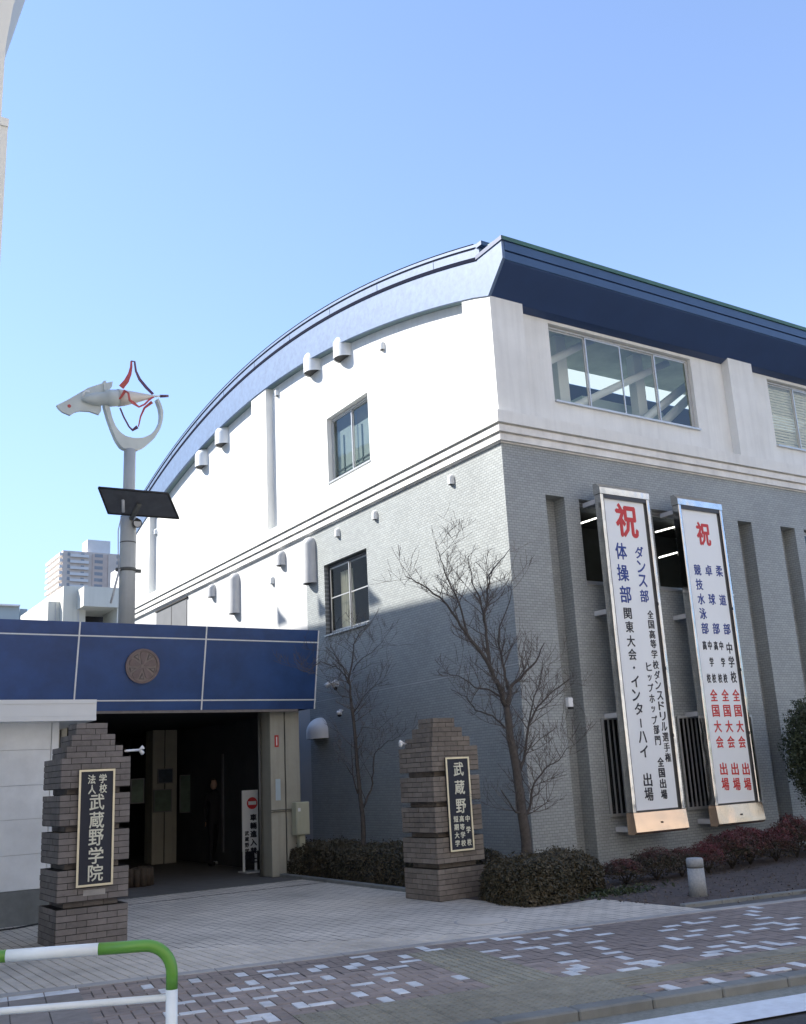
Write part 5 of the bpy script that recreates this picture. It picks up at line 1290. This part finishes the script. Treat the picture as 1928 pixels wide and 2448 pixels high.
def hedge(name, label, poly, h, n, seed, mat='leaf_hedge', size=.026, cat='hedge'):
    cx = sum(p[0] for p in poly)/len(poly); cy = sum(p[1] for p in poly)/len(poly)
    t = thing(name, label, cat, (cx, cy, 0))
    def inside(x, y):
        c = False; m = len(poly)
        for i in range(m):
            x0, y0 = poly[i]; x1, y1 = poly[(i+1) % m]
            if (y0 > y) != (y1 > y) and x < (x1-x0)*(y-y0)/(y1-y0)+x0: c = not c
        return c
    def edge(x, y):
        best = 9
        for i in range(len(poly)):
            a = Vector(poly[i]); b = Vector(poly[(i+1) % len(poly)]); p = Vector((x, y)); ab = b-a
            tt = max(0, min(1, (p-a).dot(ab)/ab.length_squared)); best = min(best, (p-a-ab*tt).length)
        return best
    xs = [p[0] for p in poly]; ys = [p[1] for p in poly]
    def H(x, y):
        e = edge(x, y); k = min(1, e/.28)
        return h*(0.35+0.65*sqrt(max(0, 1-(1-k)**2)))*(1+.16*noise.noise(Vector((x*1.9, y*1.9, seed)))+.08*noise.noise(Vector((x*7, y*7, seed))))
    def gen(rnd):
        if rnd.random() < .45:
            i = rnd.choices(range(len(poly)), weights=[(Vector(poly[q])-Vector(poly[(q+1) % len(poly)])).length for q in range(len(poly))])[0]
            a = Vector(poly[i]); b = Vector(poly[(i+1) % len(poly)]); c = Vector((cx, cy)); p = a.lerp(b, rnd.random())
            tt = rnd.random(); dz = .02+.24*tt**2.2 + rnd.gauss(0, .02); q = p+(c-p).normalized()*dz
            return Vector((q.x, q.y, max(.01, tt*h*.95*(1+.16*noise.noise(Vector((q.x*1.9, q.y*1.9, seed))))))), Vector(((p-c).x, (p-c).y, .5)).normalized()
        while True:
            x = rnd.uniform(min(xs), max(xs)); y = rnd.uniform(min(ys), max(ys))
            if inside(x, y): break
        hh = H(x, y)
        if rnd.random() < .55 or edge(x, y) > .3: z = hh*rnd.uniform(.88, 1.03) + max(0, rnd.gauss(0, .012)) + (rnd.uniform(0, .09) if rnd.random() < .05 else 0)
        else: z = hh*rnd.uniform(.02, 1.0)
        return Vector((x, y, z)), Vector((0, -.4, 1))
    v, f = leaf_cloud(n, gen, size, seed)
    leaf_obj('foliage', v, f, mat, t)
    # dense inner body, a single near-black sheet below the leaves
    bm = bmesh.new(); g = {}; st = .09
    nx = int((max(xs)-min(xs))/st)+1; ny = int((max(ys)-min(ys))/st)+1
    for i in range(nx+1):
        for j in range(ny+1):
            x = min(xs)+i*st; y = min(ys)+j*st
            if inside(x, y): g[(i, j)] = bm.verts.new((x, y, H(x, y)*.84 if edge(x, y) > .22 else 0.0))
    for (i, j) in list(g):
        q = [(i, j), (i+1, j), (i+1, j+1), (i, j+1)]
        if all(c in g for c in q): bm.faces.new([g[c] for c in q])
    obj('dark_core', bm, 'mortar', t, smooth=True)
    return t
hedge('hedge', 'long dark clipped hedge between the canopy and the right brick pillar', [(8.25, 12.3), (8.22, 17.55), (9.3, 17.55), (9.5, 15.0), (9.6, 12.3)], .50, 30000, 3)
hedge('hedge', 'rounded brown-green hedge at the building corner under the large tree', [(8.18, 11.2), (7.98, 10.55), (8.05, 10.05), (8.5, 9.98), (9.2, 10.22), (9.85, 10.62), (10.0, 11.0), (9.9, 11.5), (9.0, 11.7)], .46, 26000, 9)
# red-leaved shrubs
def shrub_meshes():
    out = []
    for s in range(3):
        def gen(rnd):
            d = Vector((rnd.gauss(0, 1), rnd.gauss(0, 1), rnd.gauss(0, 1))).normalized()
            d.z = abs(d.z)*1.0 if rnd.random() < .8 else d.z*.6
            k = (1+.28*noise.noise(d*2.6+Vector((s*5, 0, 0))))*rnd.uniform(.72, 1.05)
            p = Vector((d.x*.42*k, d.y*.40*k, .30+d.z*.36*k)); p.z = max(.01, p.z)
            return p, d
        v, f = leaf_cloud(5200, gen, .020, s+50)
        me = bpy.data.meshes.new('shrub_leaves'); me.from_pydata([tuple(x) for x in v], [], f); me.materials.append(MAT['leaf_red']); me.update()
        bm = bmesh.new()
        for k in range(9):
            a = k*.7; tube(bm, [(0, 0, 0), (cos(a)*.12, sin(a)*.12, .25), (cos(a)*.26, sin(a)*.26, .5)], [.01, .008, .004], 4)
        m2 = bpy.data.meshes.new('shrub_stems'); bm.to_mesh(m2); bm.free(); m2.materials.append(MAT['bark'])
        out.append((me, m2))
    return out
SM = shrub_meshes()
descr = ['leftmost red-tinged shrub, just right of the corner hedge', 'low red-topped shrub second from the corner hedge', 'small reddish shrub left of the stone bollard', 'reddish shrub directly behind the stone bollard',
         'tall brown-red shrub right of the stone bollard', 'brown shrub behind the row under the right banner base', 'dark red shrub under the right banner', 'bright crimson shrub right of the second banner', 'dark shrub at the right edge of the picture', 'crimson shrub at the far right edge']
spots = [(10.35, 10.75, .95, .62), (10.95, 10.75, 1.0, .78), (11.45, 10.75, .95, .75), (12.0, 10.75, .95, .78), (12.65, 10.85, 1.15, 1.0), (13.25, 11.0, 1.05, 1.0), (13.8, 10.95, 1.05, .95), (14.45, 11.05, 1.1, 1.15), (15.15, 11.1, 1.1, 1.0), (15.8, 11.1, 1.1, 1.1)]
for i, ((x, y, s, sz), de) in enumerate(zip(spots, descr)):
    t = thing('red_shrub', de, 'shrub', (x, y, 0), group='red-leaved shrubs along the long wall', rz=i*1.3)
    t.scale = (s*(.84+.10*sin(i*2.3)), s*(.84+.08*sin(i*1.7)), sz*(.80+.10*sin(i*3.1)))
    for nm, me in zip(('foliage', 'stem'), SM[i % 3]):
        o = bpy.data.objects.new(nm, me); COL.objects.link(o); o.parent = t
# dry litter and weeds on the soil
def gen(rnd):
    x = rnd.uniform(9.0, 17.5); y = rnd.uniform(8.4-(x-9)*.15, 10.9)
    if x < 9.2: y = rnd.uniform(9.0, 10.2)
    return Vector((x, y, .012)), Vector((0, 0, 1))
v, f = leaf_cloud(2600, gen, .018, 77); leaf_obj('leaf_litter', v, f, 'twig', kind='stuff', label='dry leaf litter and dead grass on the soil strip')
def gen(rnd):
    x = rnd.gauss(9.55, .35); y = rnd.gauss(10.15, .13); return Vector((x, y, abs(rnd.gauss(0, .03)))), Vector((1, 0, .2))
v, f = leaf_cloud(500, gen, .03, 78); leaf_obj('weeds', v, f, 'leaf_green', kind='stuff', label='low green weeds at the foot of the corner hedge')
# evergreen at the right edge
ec_ = PY(1968, 1800, 11.4)
ev = thing('evergreen_tree', 'rounded dark evergreen tree at the right edge before the wall', 'tree', (ec_.x, 11.4, 0))
def gen(rnd):
    d = Vector((rnd.gauss(0, 1), rnd.gauss(0, 1), rnd.gauss(0, 1))).normalized()
    k = (1+.26*noise.noise(d*2.2+Vector((9, 3, 1)))+.15*noise.noise(d*6))*rnd.uniform(.62, 1.04)
    return Vector((ec_.x+d.x*.62*k, 11.4+d.y*.6*k, ec_.z+d.z*1.0*k)), d
v, f = leaf_cloud(26000, gen, .028, 5); leaf_obj('crown', v, f, 'leaf_green', ev)
bm = bmesh.new(); tube(bm, [(ec_.x, 11.4, 0), (ec_.x, 11.4, .9), (ec_.x, 11.4, ec_.z+.3)], [.07, .055, .02], 8)
for k in range(14):
    a = k*2.4; z = .9+k*.07; tube(bm, [(ec_.x, 11.4, z), (ec_.x+cos(a)*.25, 11.4+sin(a)*.25, z+.25), (ec_.x+cos(a)*.4, 11.4+sin(a)*.4, z+.5)], [.02, .014, .006], 5)
obj('trunk', bm, 'bark', ev)

# bare trees: limbs laid out from joints, twigs grown from them in 3-D
def bare_tree(label, base, ylev, limbs, conv, r0, seed, twn, twl):
    rnd = random.Random(seed)
    t = thing('bare_tree', label, 'tree', base, group='bare trees by the grey wall')
    segs = []
    bt = bmesh.new(); bl = bmesh.new(); tw = bmesh.new()
    for li, (pts, ra, rb, dy) in enumerate(limbs):
        P = []; n = len(pts)
        for i, p in enumerate(pts):
            yk = ylev + dy*(i/(n-1))**1.3
            q = PY(*conv(*p), yk); P.append(q)
        if li == 0: P[0] = Vector((base[0], base[1], -.02))
        # smooth
        Q = []
        for i in range(n-1):
            for s in range(3):
                f_ = s/3; q = P[i].lerp(P[i+1], f_)
                if s: q += Vector((rnd.uniform(-1, 1), rnd.uniform(-1, 1), rnd.uniform(-1, 1)))*.018*(1 if li else .4)
                Q.append(q)
        Q.append(P[-1]); m = len(Q)
        R_l = [ra+(rb-ra)*(i/(m-1))**.8 for i in range(m)]
        R_l = [q*(.9 if li == 0 else .86) for q in R_l]; tube(bt if li == 0 else bl, Q, R_l, 9 if li == 0 else 6)
        for i in range(m-1): segs.append((Q[i], Q[i+1], R_l[i], li, i/(m-1)))
    def twig(p, d, L, r, lev):
        n = 4; P = [p]; dd = d.copy()
        for i in range(n):
            dd = (dd + Vector((rnd.uniform(-1, 1), rnd.uniform(-1, 1), rnd.uniform(-.5, .9)))*.22).normalized()
            P.append(P[-1]+dd*L/n)
        tube(tw, P, [max(.0022, r*(1-.75*i/n)) for i in range(n+1)], 4 if lev == 0 else 3, cap=False)
        if lev < 2:
            for k in range(rnd.randint(2, 4) if lev == 0 else rnd.randint(1, 3)):
                i = rnd.randint(1, n-1); sd = Vector((rnd.uniform(-1, 1), rnd.uniform(-1, 1), rnd.uniform(-.1, 1.0))).normalized()
                twig(P[i], (dd*.8+sd).normalized(), L*rnd.uniform(.4, .65), r*.6, lev+1)
    cand = [s for s in segs if s[3] > 0 or s[4] > .55]
    for k in range(twn):
        a, b, r, li, fr = rnd.choice(cand)
        p = a.lerp(b, rnd.random()); ax = (b-a).normalized()
        sd = Vector((rnd.uniform(-1, 1), rnd.uniform(-1, 1), rnd.uniform(-.2, .8))).normalized(); sd = (sd-ax*sd.dot(ax)*.7).normalized()
        twig(p, (ax*.55+sd).normalized(), twl*rnd.uniform(.5, 1.2), min(r*.45, .009), 0)
    obj('trunk', bt, 'bark', t, smooth=True); obj('limb', bl, 'bark', t, smooth=True); obj('twigs', tw, 'twig', t, kind='stuff', label='fine bare twigs')
    return t
c5 = lambda x, y: (680+x/2.41, 1250+y/2.41)
b1_ = PY(1262, 2100, 11.3)
T1 = [([(1415, 2030), (1395, 1830), (1368, 1660), (1340, 1430), (1300, 1230), (1282, 1060)], .098, .055, 0),
      ([(1282, 1060), (1240, 950), (1200, 860), (1130, 740), (1060, 650), (1000, 560), (900, 430), (790, 355), (700, 310)], .05, .006, -.35),
      ([(1185, 840), (1170, 700), (1150, 560), (1130, 450), (1080, 340), (1060, 190)], .036, .005, .2),
      ([(1150, 560), (1172, 430), (1180, 300), (1250, 210), (1300, 150)], .022, .005, .35),
      ([(1060, 650), (1010, 470), (940, 320), (900, 210), (870, 110)], .02, .004, -.1),
      ([(1282, 1060), (1300, 950), (1380, 870), (1450, 800), (1500, 690)], .045, .008, -.4),
      ([(1290, 960), (1270, 850), (1240, 720), (1240, 600), (1300, 450), (1310, 330)], .03, .005, .35),
      ([(1345, 1440), (1380, 1370), (1410, 1160), (1460, 1060), (1560, 960), (1640, 900)], .034, .006, -.3),
      ([(1375, 1690), (1320, 1650), (1250, 1540)], .02, .009, -.3),
      ([(1385, 1690), (1420, 1620), (1440, 1500), (1500, 1420), (1580, 1370), (1640, 1290)], .026, .005, -.35),
      ([(1425, 1610), (1470, 1540), (1500, 1440)], .014, .004, .2),
      ([(1265, 1010), (1180, 960), (1100, 950), (1000, 880), (900, 860)], .02, .004, .2),
      ([(1270, 1180), (1200, 1110), (1100, 1080), (1050, 1000), (960, 960)], .018, .004, -.3),
      ([(1410, 1160), (1440, 1000), (1480, 880), (1500, 760)], .016, .004, .2)]
bare_tree('large bare tree in front of the building corner', (b1_.x, 11.3, 0), 11.3, T1, c5, .09, 21, 200, .52)
b2_ = PY(870, 2040, 15.3)
T2 = [([(468, 1890), (455, 1740), (440, 1600), (420, 1400), (405, 1200), (385, 1030)], .052, .028, 0),
      ([(385, 1030), (372, 900), (395, 780), (400, 700), (430, 640), (470, 600)], .026, .005, .2),
      ([(455, 1640), (500, 1540), (515, 1440), (520, 1330), (580, 1270), (640, 1240)], .022, .005, -.3),
      ([(425, 1560), (395, 1450), (390, 1340), (385, 1240)], .016, .004, -.3),
      ([(390, 1450), (340, 1370), (290, 1310)], .010, .003, -.2),
      ([(375, 930), (340, 830), (290, 760), (235, 715)], .016, .004, -.2),
      ([(372, 900), (300, 830), (210, 800), (120, 860), (60, 820)], .012, .003, -.5),
      ([(395, 1100), (450, 1010), (520, 940), (600, 900)], .014, .003, .2),
      ([(398, 850), (450, 780), (520, 730), (570, 680)], .012, .003, .1),
      ([(410, 1250), (450, 1180), (540, 1190), (620, 1120)], .012, .003, -.3),
      ([(390, 1000), (330, 1000), (280, 940), (240, 900)], .010, .003, .1)]
bare_tree('small bare tree beside the entrance canopy', (b2_.x, 15.3, 0), 15.3, T2, c5, .05, 33, 95, .55)

# ------------------------------------------------------------------ person in dark clothes in the passage
pp = PZ(515, 2067)
per = thing('person', 'person in dark clothes walking inside the dark passage', 'person', (pp.x, pp.y, 0))
def skin_body(name, J, E_, mat, parent, root=0, lev=2):
    me = bpy.data.meshes.new(name); me.from_pydata([tuple(j[0]) for j in J], E_, [])
    o = bpy.data.objects.new(name, me); COL.objects.link(o)
    m = o.modifiers.new('skin', 'SKIN'); s_ = o.modifiers.new('sub', 'SUBSURF'); s_.levels = lev; s_.render_levels = lev
    for i, j in enumerate(J): me.skin_vertices[0].data[i].radius = (j[1], j[1]*j[2] if len(j) > 2 else j[1])
    me.skin_vertices[0].data[root].use_root = True
    dg = bpy.context.evaluated_depsgraph_get(); m2 = bpy.data.meshes.new_from_object(o.evaluated_get(dg)); m2.materials.clear(); m2.materials.append(MAT[mat])
    for p in m2.polygons: p.use_smooth = True
    bpy.data.objects.remove(o)
    r = obj(name, m2, None, parent); return r
x, y = pp.x, pp.y
def V(a, b, c): return Vector((x+a, y+b, c))
J = [(V(0, 0, .95), .14, .8), (V(0, 0, 1.15), .13, .8), (V(-.01, 0, 1.38), .15, .7), (V(-.02, 0, 1.48), .07), (V(-.03, 0, 1.54), .055),
     (V(-.17, .02, 1.40), .065), (V(-.22, .05, 1.14), .048), (V(-.24, -.06, .90), .036), (V(.14, -.02, 1.40), .065), (V(.19, -.06, 1.14), .048), (V(.17, .08, .90), .036),
     (V(-.09, 0, .88), .10), (V(-.12, -.12, .50), .07), (V(-.12, -.05, .09), .045), (V(-.15, -.20, .05), .04), (V(.08, 0, .88), .10), (V(.10, .08, .50), .07), (V(.12, .24, .10), .045), (V(.09, .12, .04), .04)]
E_ = [(0, 1), (1, 2), (2, 3), (3, 4), (2, 5), (5, 6), (6, 7), (2, 8), (8, 9), (9, 10), (0, 11), (11, 12), (12, 13), (13, 14), (0, 15), (15, 16), (16, 17), (17, 18)]
skin_body('body', J, E_, 'coat', per)
bm = bmesh.new(); bmesh.ops.create_uvsphere(bm, u_segments=16, v_segments=12, radius=1)
for v_ in bm.verts:
    c = v_.co; k = 1.0 - .18*max(0, -c.z)
    v_.co = Vector((x-.035+c.x*.078*k, y+c.y*.095*k - (.012 if abs(c.x) < .25 and -.25 < c.z < .1 and c.y < -.8 else 0), 1.63+c.z*.115))
hd = obj('head', bm, 'skin', per, smooth=True)
bm = bmesh.new(); bmesh.ops.create_uvsphere(bm, u_segments=14, v_segments=10, radius=1)
for v_ in bm.verts: c = v_.co; v_.co = Vector((x-.035+c.x*.086, y+.018+c.y*.098, 1.655+c.z*.108))
bmesh.ops.delete(bm, geom=[v_ for v_ in bm.verts if v_.co.y < y-.055 and v_.co.z < 1.69], context='VERTS')
obj('hair', bm, 'hair', hd, smooth=True)
for s, hx, hy in ((-1, -.245, -.085), (1, .17, .10)):
    for k in range(5):
        bm = bmesh.new(); ox_ = (k-2)*.017; L = (.075, .085, .09, .08, .055)[k]
        tube(bm, [V(hx+ox_*.4, hy+ox_, .87), V(hx+ox_*.4, hy+ox_-.01, .87-L*.5), V(hx+ox_*.4+.01*s, hy+ox_, .87-L)], [.010, .009, .007], 6); obj('finger', bm, 'skin', per, smooth=True)
for (a, b) in ((-.14, -.17), (.10, .14)):
    obj('shoe', bevbox((x+a-.045, y+b-.12, 0), (x+a+.045, y+b+.13, .075), .025), 'white_metal' if a > 0 else 'coat', per)

# ------------------------------------------------------------------ buildings far behind
Z1 = lambda x, y: (x/3.098, 800+y/3.098)
# apartment block
Ya = 420.0; nc = PY(*Z1(470, 1597), Ya)
apt = thing('apartment_building', 'distant pinkish apartment tower with stacked white balconies', 'building', (nc.x, Ya, 0))
xr = PY(*Z1(985, 1620), Ya).x; depth = 22.0; ztp = nc.z
lf = PX(*Z1(365, 1650), nc.x); depth = max(6, lf.y-Ya)
obj('tower', boxbm((nc.x+.0, Ya, 0), (xr, Ya+depth, ztp)), 'apt', apt)
a_ = PY(*Z1(650, 1517), Ya+2); b_ = PY(*Z1(818, 1600), Ya+2)
obj('penthouse', boxbm((a_.x, Ya+2, ztp), (b_.x, Ya+10, a_.z)), 'apt_white', apt)
a_ = PY(*Z1(688, 1600), Ya); b_ = PY(*Z1(800, 1600), Ya)
obj('bay', boxbm((a_.x, Ya-.5, 0), (b_.x, Ya-.01, ztp-.8)), 'apt_pink', apt)
obj('bay', boxbm((b_.x+.1, Ya-.8, 0), (PY(*Z1(880, 1600), Ya).x, Ya-.01, ztp-.5)), 'apt', apt)
fh = 2.62; k = 0; z = ztp-2.2
while z > 8:
    obj('balcony', boxbm((nc.x-1.3, Ya+.3, z), (nc.x-.02, Ya+depth, z+1.3)), 'apt_white', apt)
    for (q0, q1) in ((500, 520), (600, 625), (700, 760), (860, 880)):
        A = PY(*Z1(q0, 1700), Ya).x; B = PY(*Z1(q1, 1700), Ya).x
        obj('window', boxbm((A, Ya-(.54 if q0 == 700 else .85 if q0 == 860 else .06), z+.1), (B, Ya-(.505 if q0 == 700 else .81 if q0 == 860 else .01), z+1.5)), 'apt_dark', apt)
    bm = boxbm((PY(*Z1(520, 1700), Ya).x, Ya-.9, z-.4), (PY(*Z1(655, 1700), Ya).x, Ya-.02, z+.7)); obj('balcony', bm, 'apt_white', apt)
    z -= fh
# beige building just behind the passage
Yb = 42.0
def fbox(q0, q1, Y0, dep, zb0, name, mat, par, label=None):
    A = PY(*q0, Y0); B = PY(*q1, Y0); return obj(name, boxbm((A.x, Y0, zb0), (B.x, Y0+dep, A.z)), mat, par, label=label)
be = thing('school_block', 'beige concrete block with a dark opening behind the canopy', 'building', (PY(*Z1(700, 1900), Yb).x, Yb, 0))
fbox(Z1(625, 1862), Z1(895, 1900), Yb-1.0, 8, PY(*Z1(640, 2010), Yb-1).z, 'upper_wall', 'beige_bld', be)
fbox(Z1(475, 1860), Z1(640, 1900), Yb, 8, 0, 'side_wall', 'beige_bld', be)
fbox(Z1(870, 1990), Z1(900, 2000), Yb-.9, 2, 0, 'pier', 'beige_bld', be)
fbox(Z1(636, 2005), Z1(872, 2100), Yb+1.5, .3, 0, 'opening', 'black_soffit', be)  # near-black panel stands in for the shade inside the opening
fbox(Z1(360, 1975), Z1(478, 2000), Yb+.5, 6, 0, 'low_wing', 'beige_bld', be)
fbox(Z1(585, 1885), Z1(592, 2000), Yb-.03, .02, 0, 'downpipe', 'vent', be)
fbox(Z1(415, 1985), Z1(419, 2000), Yb+.47, .02, 0, 'downpipe', 'vent', be)
# building remnant right of the pole
wh = thing('stair_tower', 'narrow white stair tower between the pole and the gymnasium', 'building', (PY(325, 1350, 48).x, 48, 0))
fbox(Z1(1000, 1650), Z1(1045, 1700), 48, 4, 0, 'tower', 'apt_white', wh); fbox(Z1(1008, 1645), Z1(1028, 1760), 47.9, .05, PY(*Z1(1008, 1745), 47.9).z, 'window', 'apt_dark', wh)
for q in (1780, 1800, 1820): fbox(Z1(1003, q), Z1(1040, q), 47.6, .3, PY(*Z1(1003, q+12), 47.6).z, 'louvre', 'apt_dark', wh)
te = thing('distant_building', 'low pale teal building at the left edge behind the canopy', 'building', (PY(30, 1460, 70).x, 70, 0))
fbox(Z1(-60, 1998), Z1(148, 2000), 70, 10, 0, 'block', 'teal_bld', te); fbox(Z1(148, 2030), Z1(205, 2040), 71, 8, 0, 'block', 'teal_bld', te)
fbox(Z1(-60, 1990), Z1(152, 2000), 69.7, .3, PY(*Z1(0, 2004), 69.7).z, 'parapet', 'apt_white', te)
te = thing('distant_house', 'small white house roofline left of the beige block', 'building', (PY(*Z1(300, 2060), 60).x, 60, 0))
fbox(Z1(308, 2045), Z1(352, 2050), 60, 6, 0, 'block', 'apt_white', te)
A, B = PY(*Z1(255, 2080), 60), PY(*Z1(306, 2045), 60); bm = bmesh.new(); prism(bm, [(A.x, 60, 0), (B.x, 60, 0), (B.x, 60, B.z), (A.x, 60, A.z)], (0, 6, 0)); fixn(bm); obj('lean_to', bm, 'apt_white', te)
